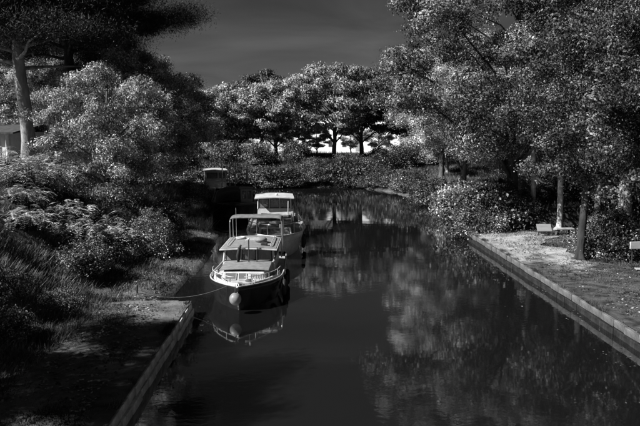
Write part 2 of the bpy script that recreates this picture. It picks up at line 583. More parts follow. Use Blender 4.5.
def tree_proto(seed, H, base, Rc, tr, n_lobes, n_clumps, per, leaf, lean=(0, 0), lobe_sd=0.27, clump_sd=0.55, flat=0.7, droop=0.0, top=1.0):
    rg = np.random.RandomState(seed); r = random.Random(seed)
    tb = MB()
    # trunk
    Ht = H * 0.82
    pts = []; x = y = 0.0
    K = 9
    for k in range(K):
        t = k / (K - 1)
        pts.append(Vector((x + lean[0] * t * Ht, y + lean[1] * t * Ht, t * Ht)))
        x += r.uniform(-.16, .16) * H / 14; y += r.uniform(-.16, .16) * H / 14
    rad = [tr * (1.4 if k == 0 else 1.0) * (1 - 0.86 * (k / (K - 1)) ** 0.9) + 0.03 for k in range(K)]
    low = [pts[0] - Vector((0, 0, .5)), pts[0], pts[0].lerp(pts[1], .15), pts[0].lerp(pts[1], .35), pts[0].lerp(pts[1], .65)]
    tb.tube(low + pts[1:], [rad[0] * 1.5, rad[0] * 1.15, tr * 1.15, tr * 1.04, tr] + rad[1:], 14)
    ph = r.uniform(0, 6)
    for q, (vx, vy, vz) in enumerate(tb.v):
        i_ = q // 14
        c_ = (low + pts[1:])[min(i_, len(low) + K - 2)]
        a_ = math.atan2(vy - c_.y, vx - c_.x)
        f_ = 1 + .45 * max(0, 1 - max(vz, 0) / 1.1) ** 2 * (math.sin(3 * a_ + ph) + .5 * math.sin(5 * a_ + 2 * ph)) + .08 * math.sin(2 * a_ + vz * 2.2 + ph) + .05 * math.sin(5 * a_ - vz * 3.1)
        tb.v[q] = (c_.x + (vx - c_.x) * f_, c_.y + (vy - c_.y) * f_, vz)
    def trunk_at(z):
        t = min(max(z / Ht, 0), 1) * (K - 1); i = min(int(t), K - 2); f = t - i
        return pts[i].lerp(pts[i + 1], f), rad[i] * (1 - f) + rad[i + 1] * f
    cz = (H + base) / 2; rz = (H - base) / 2
    lobes = []
    for k in range(n_lobes):
        a = k * 2.39996 + r.uniform(-.5, .5)
        u = -0.92 + 1.84 * (k + .5) / n_lobes + r.uniform(-.1, .1)
        u = max(-.95, min(.97, u))
        q = math.sqrt(1 - u * u) * r.uniform(0.5, 0.98)
        zc = cz + u * rz * 0.82
        c, _ = trunk_at(zc)
        lobes.append((Vector((c.x + math.cos(a) * q * Rc, c.y + math.sin(a) * q * Rc, zc)), r.uniform(0.7, 1.25)))
    CL = []
    for L, sz in lobes:
        z0 = max(base * 0.8, L.z - (math.hypot(L.x, L.y) * 0.55 + 0.8))
        p0, r0 = trunk_at(min(z0, Ht * .95))
        m1 = p0.lerp(L, .35) + Vector((r.uniform(-.3, .3), r.uniform(-.3, .3), .35))
        m2 = p0.lerp(L, .7) + Vector((r.uniform(-.3, .3), r.uniform(-.3, .3), .25))
        rr = max(.05, r0 * .45)
        tb.tube([p0, m1, m2, L], [rr, rr * .7, rr * .45, rr * .22], 5)
        nn = max(3, int(n_clumps / n_lobes * sz))
        D = rg.normal(size=(nn, 3)) * np.array([1, 1, 0.45]) * (Rc * lobe_sd * sz)
        for d in D:
            c = Vector((L.x + d[0], L.y + d[1], L.z + d[2] - droop * math.hypot(d[0], d[1])))
            CL.append(c)
            if r.random() < .55:
                s = m2.lerp(L, r.random())
                tb.tube([s, s.lerp(c, .55) + Vector((0, 0, .1)), c], [rr * .2, rr * .13, .012], 3, cap=False)
    trunk = bpy.data.meshes.new('trunk')
    trunk.from_pydata(tb.v, [], tb.f); trunk.polygons.foreach_set('use_smooth', np.ones(len(tb.f), dtype=bool)); trunk.update()
    CL = np.array([tuple(c) for c in CL])
    sc = rg.uniform(.55, 1.35, len(CL))
    idx = np.repeat(np.arange(len(CL)), (per * sc ** 1.5).astype(int) + 1)
    n = len(idx)
    off = np.clip(rg.normal(size=(n, 3)), -1.9, 1.9) * np.array([1, 1, flat]) * (clump_sd * sc[idx])[:, None]
    off[:, 2] -= droop * np.hypot(off[:, 0], off[:, 1]) * .8
    P = CL[idx] + off
    keep = P[:, 2] > base * .45
    P = P[keep]; n = len(P); off = off[keep]
    Nn = rg.normal(size=(n, 3)) * 0.5 + np.array([0, 0, .45]) + off * 1.1 / clump_sd
    S = leaf * np.clip(np.exp(rg.normal(size=n) * .34), .45, 1.7)
    crown = leaf_quads(P, Nn, S, 0.55, rg, 'crown')
    return trunk, crown
def pine_proto(seed, H, base, Rc, tr, n_cl, per, lean=(0, 0)):
    rg = np.random.RandomState(seed); r = random.Random(seed)
    tb = MB()
    Ht = H * .9; K = 8
    pts = [Vector((lean[0] * Ht * (k / 7) ** 1.3 + .12 * math.sin(k * 1.3), lean[1] * Ht * k / 7 + .1 * math.sin(k * 2.1), Ht * k / 7)) for k in range(K)]
    rad = [tr * (1.25 if k == 0 else 1 - .07 * k) for k in range(K)]
    tb.tube([pts[0] - Vector((0, 0, .6))] + pts, [rad[0] * 1.2] + rad, 12)
    CL = []
    nb = 22
    for k in range(nb):
        a = k * 2.4 + r.uniform(-.4, .4); z = base - 1.2 + (H - base) * .75 * (k / nb)
        t = min(z / Ht, 1) * 7; i = min(int(t), 6); p0 = pts[i].lerp(pts[i + 1], t - i)
        L = Rc * r.uniform(.65, 1.0) * (1.0 - .45 * (k / nb))
        e = p0 + Vector((math.cos(a) * L, math.sin(a) * L, r.uniform(.6, 2.0)))
        m1 = p0.lerp(e, .3) + Vector((r.uniform(-.4, .4), r.uniform(-.4, .4), r.uniform(-.1, .6)))
        m2 = p0.lerp(e, .65) + Vector((r.uniform(-.6, .6), r.uniform(-.6, .6), r.uniform(-.4, .5)))
        tb.tube([p0, m1, m2, e], [tr * .3, tr * .2, tr * .12, .03], 5)
        for q in range(int(n_cl / nb)):
            f = r.uniform(.35, 1.05)
            c = m1.lerp(e, f) + Vector((r.gauss(0, .9), r.gauss(0, .9), abs(r.gauss(0.2, .55))))
            CL.append(tuple(c))
    trunk = bpy.data.meshes.new('trunk')
    trunk.from_pydata(tb.v, [], tb.f); trunk.polygons.foreach_set('use_smooth', np.ones(len(tb.f), dtype=bool)); trunk.update()
    CL = np.array(CL)
    idx = np.repeat(np.arange(len(CL)), per)
    n = len(idx)
    off = rg.normal(size=(n, 3)) * np.array([.62, .62, .34])
    P = CL[idx] + off
    D = rg.normal(size=(n, 3)) + np.array([0, 0, .7]); D /= np.linalg.norm(D, axis=1, keepdims=True)
    Ln = rg.uniform(.16, .34, n)[:, None]
    sd = np.cross(D, rg.normal(size=(n, 3))); sd /= np.linalg.norm(sd, axis=1, keepdims=True)
    Vv = np.empty((n, 3, 3))
    Vv[:, 0] = P - sd * .018; Vv[:, 1] = P + sd * .018; Vv[:, 2] = P + D * Ln
    crown = np_mesh('crown', Vv.reshape(-1, 3), np.arange(n * 3).reshape(n, 3))
    return trunk, crown
def bush_proto(seed, H, Rb, n_clumps, per, leaf, asp=.6, clump_sd=.22):
    rg = np.random.RandomState(seed); r = random.Random(seed)
    tb = MB(); CL = []
    for k in range(n_clumps):
        a = r.uniform(0, 6.283); el = math.asin(r.uniform(0.02, 1)); q = r.uniform(.45, 1.0) * r.choice((.8, 1, 1.12))
        c = Vector((math.cos(a) * math.cos(el) * Rb * q, math.sin(a) * math.cos(el) * Rb * q, .12 + math.sin(el) * H * q))
        CL.append(tuple(c))
        if k % 3 == 0:
            b = Vector((c.x * .15, c.y * .15, -.1))
            tb.tube([b, b.lerp(c, .5) + Vector((0, 0, .15)), c], [.03, .02, .008], 4, cap=False)
    stem = bpy.data.meshes.new('stems'); stem.from_pydata(tb.v, [], tb.f); stem.update()
    CL = np.array(CL); idx = np.repeat(np.arange(n_clumps), per); n = len(idx)
    off = rg.normal(size=(n, 3)) * np.array([1, 1, .7]) * clump_sd
    P = CL[idx] + off
    P[:, 2] = np.abs(P[:, 2]) + .02
    Nn = rg.normal(size=(n, 3)) * .8 + np.array([0, 0, .5]) + off * 1.2
    return stem, leaf_quads(P, Nn, leaf * rg.uniform(.6, 1.4, n), asp, rg, 'leaves')
def frond_proto(seed, H, Rb, n_fr, Lf):
    """bush of long arching compound leaves"""
    rg = np.random.RandomState(seed); r = random.Random(seed)
    tb = MB(); Vs = []
    for k in range(n_fr):
        a = r.uniform(0, 6.283); q = math.sqrt(r.random()) * Rb
        a0 = r.uniform(0, 6.283)
        h0 = H * r.uniform(.25, .85) * (1 - .4 * (q / Rb) ** 2)
        b = np.array([math.cos(a0) * q, math.sin(a0) * q, h0])
        tb.tube([(b[0] * .5, b[1] * .5, -.1), (b[0] * .85, b[1] * .85, h0 * .6), tuple(b)], [.02, .014, .006], 3, cap=False)
        L = Lf * r.uniform(.7, 1.2); up = r.uniform(.25, .6)
        d = np.array([math.cos(a), math.sin(a), 0.]); sdir = np.array([-d[1], d[0], 0.])
        for j in range(9):
            t = (j + 1) / 9
            p = b + d * L * t * .9 + np.array([0, 0, L * (up * t - .75 * t * t)])
            for s in (-1, 1):
                ll = L * .30 * (1 - .55 * abs(t - .4)); dd = (sdir * s * .9 + d * .45 + np.array([0, 0, -.25 + r.uniform(-.15, .15)]))
                dd = dd / np.linalg.norm(dd); wv_ = np.cross(dd, np.array([0, 0, 1.])); wv_ = wv_ / np.linalg.norm(wv_) * ll * .16
                Vs.append([p, p + dd * ll * .45 + wv_, p + dd * ll, p + dd * ll * .45 - wv_])
    stem = bpy.data.meshes.new('stems'); stem.from_pydata(tb.v, [], tb.f); stem.update()
    Vv = np.array(Vs).reshape(-1, 3)
    return stem, np_mesh('leaves', Vv, np.arange(len(Vv)).reshape(-1, 4))

def obj_mat(o, m):
    if not o.data.materials:
        o.data.materials.append(None)
    o.material_slots[0].link = 'OBJECT'
    o.material_slots[0].material = M[m]
def set_mat(me, m):
    me.materials.clear(); me.materials.append(M[m]); return me
PROTO = {}
PROTO['broad_a'] = tree_proto(11, 17, 3.4, 7.0, .32, 28, 400, 520, .105, lobe_sd=.10, clump_sd=.44, droop=.15, flat=.5)
PROTO['broad_b'] = tree_proto(23, 18, 4.2, 6.8, .32, 30, 430, 520, .105, lobe_sd=.10, clump_sd=.44, droop=.12, flat=.5)
PROTO['low_broad'] = tree_proto(29, 17.5, 2.6, 7.6, .32, 34, 520, 520, .105, lean=(.05, .03), lobe_sd=.10, clump_sd=.44, droop=.2, flat=.5)
PROTO['locust'] = tree_proto(37, 11.5, 1.4, 4.6, .24, 28, 400, 340, .105, lobe_sd=.12, clump_sd=.36, droop=.35, flat=.5)
PROTO['locust_b'] = tree_proto(41, 12.5, 1.2, 4.8, .26, 28, 400, 340, .11, lobe_sd=.12, clump_sd=.38, droop=.35, flat=.5)
PROTO['leaning'] = tree_proto(31, 12, 3.6, 4.4, .2, 22, 280, 360, .105, lean=(.14, .05), lobe_sd=.14, clump_sd=.42, droop=.12, flat=.5)
PROTO['birch'] = tree_proto(53, 15, 5.0, 3.8, .18, 16, 170, 240, .11, lobe_sd=.15, clump_sd=.42, droop=.3)
PROTO['far_a'] = tree_proto(61, 16, 3.2, 7.0, .36, 34, 380, 150, .25, lobe_sd=.105, clump_sd=.55, flat=.42)
PROTO['far_b'] = tree_proto(67, 13, 2.4, 6.8, .3, 32, 360, 150, .25, lobe_sd=.105, clump_sd=.55, flat=.42)
PROTO['far_c'] = tree_proto(71, 15, 2.6, 5.4, .32, 28, 320, 150, .25, lobe_sd=.14, clump_sd=.55, flat=.42)
PROTO['pine'] = pine_proto(83, 17.5, 9.6, 11.2, .46, 1100, 270)
PROTO['tall_pine'] = pine_proto(84, 17, 8.6, 8.5, .54, 520, 260, lean=(-.03, 0))
def tree(name, proto, x, y, sc=1.0, rz=0.0, bark='bark', leaf='leaf', label=None, group=None, cat='tree', z=None, tilt=(0, 0), scz=None):
    z = float(height(x, y)) if z is None else z
    e = empty(name, (x, y, z), rz, label, cat, group)
    e.rotation_euler = (tilt[0], tilt[1], rz)
    e.scale = (sc, sc, scz or sc)
    tm, cm = PROTO[proto]
    for part, me, m in (('trunk', tm, bark), ('crown', cm, leaf)):
        obj_mat(link(part, me, None, e), m)
    return e

ORD = ['nearest', 'second nearest', 'third', 'fourth', 'fifth', 'sixth', 'seventh', 'eighth', 'ninth', 'tenth', 'eleventh', 'twelfth', 'thirteenth', 'fourteenth', 'fifteenth', 'sixteenth', 'seventeenth', 'eighteenth']
# far row behind the canal bend
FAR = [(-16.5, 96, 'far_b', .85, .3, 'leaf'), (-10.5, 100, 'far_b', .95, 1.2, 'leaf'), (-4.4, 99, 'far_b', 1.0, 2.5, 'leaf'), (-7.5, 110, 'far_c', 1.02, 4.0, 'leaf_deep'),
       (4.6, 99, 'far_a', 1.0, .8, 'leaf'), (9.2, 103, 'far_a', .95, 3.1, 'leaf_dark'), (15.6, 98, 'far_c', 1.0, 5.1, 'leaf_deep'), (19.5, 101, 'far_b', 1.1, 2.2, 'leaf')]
FL = ['small leafy tree behind the masts at the left end of the far row', 'pale spreading tree above the houseboat in the far row', 'broad pale tree with thin dark trunk in the middle of the canal bend',
      'dark pointed tree rising behind the pale trees of the far row', 'tallest sunlit tree of the far row, its trunk by the bright meadow', 'large tree just right of the tallest tree in the far row',
      'dark tree with a stout black trunk against the bright meadow', 'tree at the right end of the far row, partly behind the leaning branches']
for (x, y, p, s, rz, lf), lb in zip(FAR, FL):
    tree('broadleaf_tree', p, x, y, s, rz, 'bark', lf, lb, 'trees in the far row')
# hedge of trees closing the meadow
rr_ = random.Random(9)
for k in range(15):
    tree('distant_tree', ('far_b', 'far_c', 'far_a')[k % 3], -75 + k * 12 + rr_.uniform(-3, 3), 244 + rr_.uniform(-6, 6), rr_.uniform(.6, .95), rr_.uniform(0, 6), 'bark_dark', ('leaf_dark', 'leaf')[k % 2],
         (ORD[k] if k > 1 else ('leftmost', 'second')[k]) + ' distant tree from the left closing the far side of the meadow', 'distant trees beyond the meadow')

# left bank
tree('locust_tree', 'locust', -11.0, 35.8, .84, .4, 'bark', 'leaf', 'leafy tree with pale trunk nearest on the left bank', 'leafy trees on the left bank')
tree('locust_tree', 'locust_b', -11.8, 49.5, .95, 2.0, 'bark', 'leaf', 'leafy tree behind the nearest one on the left bank', 'leafy trees on the left bank')
tree('locust_tree', 'locust', -13.8, 62, 1.1, 4.0, 'bark', 'leaf', 'leafy tree on the left bank above the dark barge', 'leafy trees on the left bank')
tree('locust_tree', 'locust_b', -13.7, 44.5, .74, 3.3, 'bark', 'leaf', 'tall leafy tree under the dark pine crown on the left bank', 'leafy trees on the left bank')
tree('locust_tree', 'locust_b', -17.5, 55, 1.0, 5.0, 'bark', 'leaf_light', 'bright leafy tree right of the pine trunk', 'leafy trees on the left bank')
tree('locust_tree', 'locust', -23.0, 66, 1.1, 1.0, 'bark', 'leaf_light', 'bright leafy tree between the pine trunk and the small house', 'leafy trees on the left bank')
tree('locust_tree', 'locust_b', -19.5, 60.5, 1.0, 3.0, 'bark', 'leaf', 'leafy tree set back on the left bank, up the slope from the barge', 'leafy trees on the left bank')
tree('locust_tree', 'locust', -26.8, 67, 1.25, 2.6, 'bark', 'leaf_light', 'bright leafy tree just left of the pine trunk, over the house roof', 'leafy trees on the left bank')
tree('locust_tree', 'locust_b', -35, 72, 1.35, .6, 'bark', 'leaf', 'leafy tree rising behind the small house', 'leafy trees on the left bank')
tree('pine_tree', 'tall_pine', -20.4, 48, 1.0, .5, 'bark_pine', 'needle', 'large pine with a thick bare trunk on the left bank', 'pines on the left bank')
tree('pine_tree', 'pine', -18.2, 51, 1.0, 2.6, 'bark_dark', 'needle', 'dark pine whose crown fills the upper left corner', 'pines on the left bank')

# right bank
TB = 'tall trees on the right bank'
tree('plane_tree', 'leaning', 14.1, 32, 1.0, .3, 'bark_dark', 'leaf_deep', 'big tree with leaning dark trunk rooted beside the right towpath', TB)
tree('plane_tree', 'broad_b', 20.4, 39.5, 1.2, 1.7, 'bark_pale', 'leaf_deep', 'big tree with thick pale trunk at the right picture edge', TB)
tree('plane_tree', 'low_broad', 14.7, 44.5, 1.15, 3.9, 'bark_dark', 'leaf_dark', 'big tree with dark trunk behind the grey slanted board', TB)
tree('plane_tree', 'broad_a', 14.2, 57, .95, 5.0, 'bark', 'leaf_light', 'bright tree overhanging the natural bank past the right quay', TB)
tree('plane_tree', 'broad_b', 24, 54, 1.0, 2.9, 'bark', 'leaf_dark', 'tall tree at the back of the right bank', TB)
tree('plane_tree', 'broad_a', 15.5, 72, .9, 1.1, 'bark', 'leaf', 'farthest tall tree on the right bank before the canal bend', TB)
UB = 'low trees filling the back of the right bank'
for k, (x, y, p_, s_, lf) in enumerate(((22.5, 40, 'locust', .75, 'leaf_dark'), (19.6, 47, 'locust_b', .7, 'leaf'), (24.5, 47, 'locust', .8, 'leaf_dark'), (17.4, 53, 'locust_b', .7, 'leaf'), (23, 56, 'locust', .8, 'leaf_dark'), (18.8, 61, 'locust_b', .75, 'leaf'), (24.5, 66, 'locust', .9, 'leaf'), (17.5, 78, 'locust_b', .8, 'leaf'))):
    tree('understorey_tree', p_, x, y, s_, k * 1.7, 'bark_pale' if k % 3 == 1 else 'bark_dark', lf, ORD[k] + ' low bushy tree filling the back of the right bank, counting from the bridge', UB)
tree('birch_tree', 'birch', 17.0, 41.8, 1.0, .2, 'bark_pale', 'leaf_light', 'slim tree with straight white trunk behind the stone bench', 'slim white trunked trees')
tree('birch_tree', 'birch', 16.0, 44, .95, 2.2, 'bark_pale', 'leaf', 'slim pale trunk left of the straight white trunk', 'slim white trunked trees')
tree('birch_tree', 'birch', 19.4, 42, 1.0, 4.2, 'bark_pale', 'leaf', 'slim pale trunk right of the straight white trunk', 'slim white trunked trees')
# trees on the left plateau beside the bridge: their shade streaks the slope and the landing
for k, (x, y, p_, s_) in enumerate(((-20, 11.5, 'locust_b', 1.05), (-18.5, 7, 'locust', 1.0), (-27, 11, 'broad_a', .95), (-29, 21, 'locust_b', .9))):
    tree('plateau_tree', p_, x, y, s_, k * 1.9, 'bark', 'leaf', ('first', 'second', 'third', 'fourth', 'fifth')[k] + ' tree on the left plateau by the bridge, shading the landing', 'trees by the bridge')
tree('plane_tree', 'low_broad', 16.6, 24.5, .95, 1.0, 'bark_dark', 'leaf_deep', 'near tree whose dark branches hang in from the right picture edge', TB)

# bushes
BP = {}
BP['leafy_a'] = bush_proto(101, 1.5, 1.4, 80, 170, .09)
BP['leafy_b'] = bush_proto(102, 2.2, 1.6, 90, 180, .095)
BP['leafy_c'] = bush_proto(103, 1.1, 1.5, 70, 150, .085)
BP['frond_a'] = frond_proto(104, 1.6, 1.3, 150, .75)
BP['frond_b'] = frond_proto(105, 2.0, 1.5, 170, .8)
BP['far_a'] = bush_proto(106, 2.6, 2.2, 80, 130, .17, .6, .35)
BP['far_b'] = bush_proto(107, 2.0, 2.6, 80, 130, .17, .6, .35)
def bush(name, p, x, y, s, rz, leaf, label, group, cat='bush', sz=None):
    e = empty(name, (x, y, float(height(x, y)) - .03), rz, label, cat, group)
    e.scale = (s, s, sz or s)
    st, lv = BP[p]
    for part, me, m in (('stems', st, 'bark_dark'), ('leaves', lv, leaf)):
        obj_mat(link(part, me, None, e), m)
    return e
rb = random.Random(31)
row = [(-12.6, 29), (-11.2, 31), (-13.8, 31.5), (-10.2, 33.2), (-12.4, 34), (-14.8, 35), (-11, 36), (-16.5, 37), (-13.4, 38), (-18.4, 40), (-15.6, 41), (-12.6, 42.5), (-20.5, 43.5), (-17.5, 45)]
for k, (x, y) in enumerate(row):
    bush('fern_leaved_bush', ('frond_a', 'frond_b')[k % 2], x, y, rb.uniform(.8, 1.15), rb.uniform(0, 6), ('leaf_light', 'leaf')[k % 3 == 2],
         ORD[k] + ' long leaved bush on top of the left bank, counting from the bridge', 'long leaved bushes on the left bank')
row = [(-9.9, 28.2), (-9.4, 31.4), (-8.4, 34.4), (-9.6, 36), (-8.6, 38.5), (-9.8, 41), (-9.2, 44), (-10.2, 47), (-9.6, 50.5), (-10.6, 54), (-10.3, 58), (-11, 62), (-11.2, 67), (-12.2, 72)]
for k, (x, y) in enumerate(row):
    bush('leafy_bush', ('leafy_a', 'leafy_c', 'leafy_b')[k % 3], x, y, rb.uniform(.55, .95), rb.uniform(0, 6), ('leaf_dark', 'leaf_dark', 'leaf')[k % 3],
         ORD[k] + ' small leaved bush along the left shore, counting from the quay', 'small leaved bushes at the foot of the left bank')
row = [(-9.4, 19.5), (-10.4, 21.6), (-9.2, 23.4), (-11.2, 16.2), (-10.2, 14.2)]
for k, (x, y) in enumerate(row):
    bush('dark_shrub', ('leafy_c', 'leafy_a')[k % 2], x, y, rb.uniform(.5, .75), rb.uniform(0, 6), 'leaf_dark',
         ORD[k] + ' dark low shrub on the shaded left slope above the landing', 'dark shrubs on the left slope')
row = [(11.9, 42.9), (12.9, 44.6), (13.8, 46.6), (12.8, 49), (13.6, 52), (12.9, 55.5), (13.4, 59), (12.9, 63), (13.6, 67), (12.9, 71), (12.2, 75), (11.2, 77.6), (10.3, 79.6), (9.6, 81.4), (8.2, 82.8)]
for k, (x, y) in enumerate(row):
    bush('waterside_bush', ('leafy_b', 'far_b', 'leafy_a')[k % 3], x, y, rb.uniform(.9, 1.3), rb.uniform(0, 6), ('leaf', 'leaf_dark')[k % 2] if 2 < k < 6 else ('leaf_dark', 'leaf_deep')[k % 2],
         ORD[k] + ' waterside bush past the end of the right quay', 'waterside bushes on the right bank')
row = [(15.9, 32.4), (18.6, 28.5), (20.6, 31), (19.8, 33.4), (22, 33.8), (20.2, 37), (22.5, 38), (18.8, 38.9), (20.8, 42), (16.6, 47), (19, 46.5), (22.5, 46), (14.6, 44), (17.6, 50)]
for k, (x, y) in enumerate(row):
    bush('undergrowth_bush', ('leafy_b', 'leafy_a', 'leafy_c')[k % 3], x, y, rb.uniform(.8, 1.2), rb.uniform(0, 6), ('leaf_dark', 'leaf')[k % 2],
         ORD[k] + ' undergrowth bush below the trees of the right bank', 'undergrowth on the right bank')
for k in range(17):
    x = -26 + k * 2.45 + rb.uniform(-.4, .4)
    bush('far_bank_bush', ('far_a', 'far_b')[k % 2], x, 85.2 + rb.uniform(-.5, 1.4), rb.uniform(.95, 1.45), rb.uniform(0, 6), ('leaf_deep', 'leaf_deep', 'leaf_dark')[k % 3],
         ('leftmost' if k == 0 else ORD[k].replace('nearest', 'one').replace('second one', 'second')) + ' from the left of the dark bushes on the far bank at the bend', 'dark bushes on the far bank', sz=rb.uniform(.6, 1.6))

for k, (x, y, s_) in enumerate(((-15, 106, 1.2), (-9.5, 107, 1.0), (-.5, 105, .9), (12.2, 105.5, .8), (17.6, 106, .8), (21.5, 105, 1.5), (25, 107, 1.3), (29.5, 106, 1.4))):
    bush('meadow_thicket', ('far_a', 'far_b')[k % 2], x, y, s_, k * 1.3, ('leaf', 'leaf_light')[k % 2], ('leftmost' if k == 0 else 'second' if k == 1 else ORD[k]) + ' thicket from the left between the far trunks and the meadow', 'thickets by the meadow')

for k in range(14):
    bush('hedge_bush', ('far_a', 'far_b')[k % 2], -46 + k * 9 + rb.uniform(-3, 3), 233 + rb.uniform(-5, 3), rb.uniform(1.0, 2.6), k * 1.1, ('leaf_dark', 'leaf')[k % 2], ('leftmost' if k == 0 else 'second' if k == 1 else ORD[k]) + ' hedge bush from the left along the far edge of the meadow', 'hedge bushes beyond the meadow')

for k, (x, y, s_) in enumerate(((-12, 113, .6), (-3, 112, .5), (2.2, 114, .42), (8.2, 113, .4), (13.4, 115, .45), (24.5, 114, .7))):
    tree('orchard_tree', ('far_b', 'far_c')[k % 2], x, y, s_, k * 2.1, 'bark_dark', ('leaf', 'leaf_light')[k % 2], ('leftmost', 'second', 'third', 'fourth', 'fifth', 'sixth', 'seventh')[k] + ' small tree from the left before the white farmhouse', 'small trees before the farmhouse')

for k, (x, y, s_, z_, lf) in enumerate(((-11, 91, 1.0, 1.2, 'leaf_dark'), (-6.2, 89.5, .9, 1.3, 'leaf_dark'), (-1.2, 92, 1.0, 1.2, 'leaf_dark'), (1.2, 89, .7, .5, 'leaf_dark'), (6.2, 91, .9, .5, 'leaf_dark'), (10.4, 89, 1.1, .6, 'leaf_dark'), (14.2, 91, 1.1, 1.1, 'leaf_dark'), (17, 90, 1.2, 1.4, 'leaf_dark'))):
    bush('bank_thicket', ('far_a', 'far_b')[k % 2], x, y, s_, k * 1.7, lf, ('leftmost', 'second', 'third', 'fourth', 'fifth', 'sixth', 'seventh', 'eighth')[k] + ' thicket from the left on top of the far bank', 'thickets on top of the far bank', sz=z_)

# grass
def grass(name, n, xr, yr, seed, h0, h1, m, label, dens=None, lean=(0, 0)):
    rg = np.random.RandomState(seed)
    x = rg.uniform(xr[0], xr[1], n); y = rg.uniform(yr[0], yr[1], n)
    k = np.ones(n, bool)
    if dens is not None:
        k = rg.uniform(0, 1, n) < dens(x, y)
    x = x[k]; y = y[k]
    z = height(x, y)
    k = z > .12
    x = x[k]; y = y[k]; z = z[k]; n = len(x)
    h = rg.uniform(h0, h1, n) * (0.7 + .5 * (vnoise(x, y, 1.6, 5) + .5))
    a = rg.uniform(0, 6.283, n); d = np.stack([np.cos(a), np.sin(a), 0 * a], 1)
    wd = rg.uniform(.008, .02, n)[:, None] * (1 + y[:, None] / 45)
    b = np.stack([x, y, z - .02], 1)
    th = rg.uniform(0, 6.283, n); ln = rg.uniform(.15, .8, n) * h
    tip = b + np.stack([np.cos(th) * ln + lean[0] * h, np.sin(th) * ln + lean[1] * h, h], 1)
    V = np.empty((n, 3, 3)); V[:, 0] = b - d * wd; V[:, 1] = b + d * wd; V[:, 2] = tip
    o = link(name, np_mesh(name, V.reshape(-1, 3), np.arange(n * 3).reshape(n, 3)), M[m])
    return tag(o, label, 'grass', None, 'stuff')
patch = lambda x, y: np.clip(.55 + 1.1 * vnoise(x, y, 1.1, 21), .05, 1)
grass('grass', 90000, (-8.6, -4.9), (8, 24.4), 1, .06, .15, 'grass', 'short trodden grass on the left landing', lambda x, y: np.clip(.35 + 1.5 * vnoise(x, y, 1.1, 21) - .12 * (x + 7), 0, 1))
grass('slope_grass', 190000, (-19, -7.6), (12, 46), 2, .08, .38, 'grass', 'rough grass on the left slope', patch, (.3, 0))
grass('ledge_grass', 42000, (-8.4, -5.2), (24.9, 50), 12, .04, .2, 'grass', 'trampled grass on the earth ledge beside the front boats', patch)
grass('shore_grass', 45000, (-13, -6.8), (44, 82), 3, .2, .75, 'grass_pale', 'tall pale grass on the left shore by the moored boats', patch, (.3, -.1))
grass('quay_grass', 110000, (11.4, 24), (14, 42.4), 4, .03, .16, 'grass', 'patchy grass along the right towpath', lambda x, y: np.clip(.3 + .25 * (x - 12.2) + .25 * (y < 31) + .8 * vnoise(x, y, 1.3, 8), .04, 1))
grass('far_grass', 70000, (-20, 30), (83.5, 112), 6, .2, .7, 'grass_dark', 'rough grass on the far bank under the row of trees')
grass('right_bank_grass', 40000, (11.8, 22), (42.6, 90), 7, .2, .6, 'grass', 'rough grass on the natural right bank')

grass('meadow_grass', 16000, (-30, 45), (104.5, 111.5), 8, .3, 1.1, 'grass', 'tall dry grass along the near edge of the meadow')
def weeds(name, x0, y0, y1, side, n, seed, label):
    rg = np.random.RandomState(seed)
    y = rg.uniform(y0, y1, n); k = rg.uniform(0, 1, n) < np.clip(2.2 * vnoise(y * 0 + x0, y, 2.0, seed) - .1, .02, 1) ; y = y[k]; n = len(y)
    x = x0 + side * np.abs(rg.normal(size=n)) * .12
    h = rg.uniform(.04, .2, n); ln = rg.uniform(-.05, .16, n)
    b = np.stack([x, y, np.full(n, .49)], 1); a = rg.uniform(0, 6.28, n)
    d = np.stack([np.cos(a), np.sin(a), 0 * a], 1) * .014
    tip = b + np.stack([-side * ln, rg.normal(size=n) * .05, h], 1)
    V = np.empty((n, 3, 3)); V[:, 0] = b - d; V[:, 1] = b + d; V[:, 2] = tip
    tag(link(name, np_mesh(name, V.reshape(-1, 3), np.arange(n * 3).reshape(n, 3)), M['grass']), label, 'weeds', None, 'stuff')
weeds('edge_weeds', 10.96, 8, 42.2, 1, 16000, 71, 'weeds growing along the top of the right quay wall')
weeds('edge_weeds', -4.46, 6, 24.4, -1, 14000, 72, 'weeds growing along the top of the left quay wall')

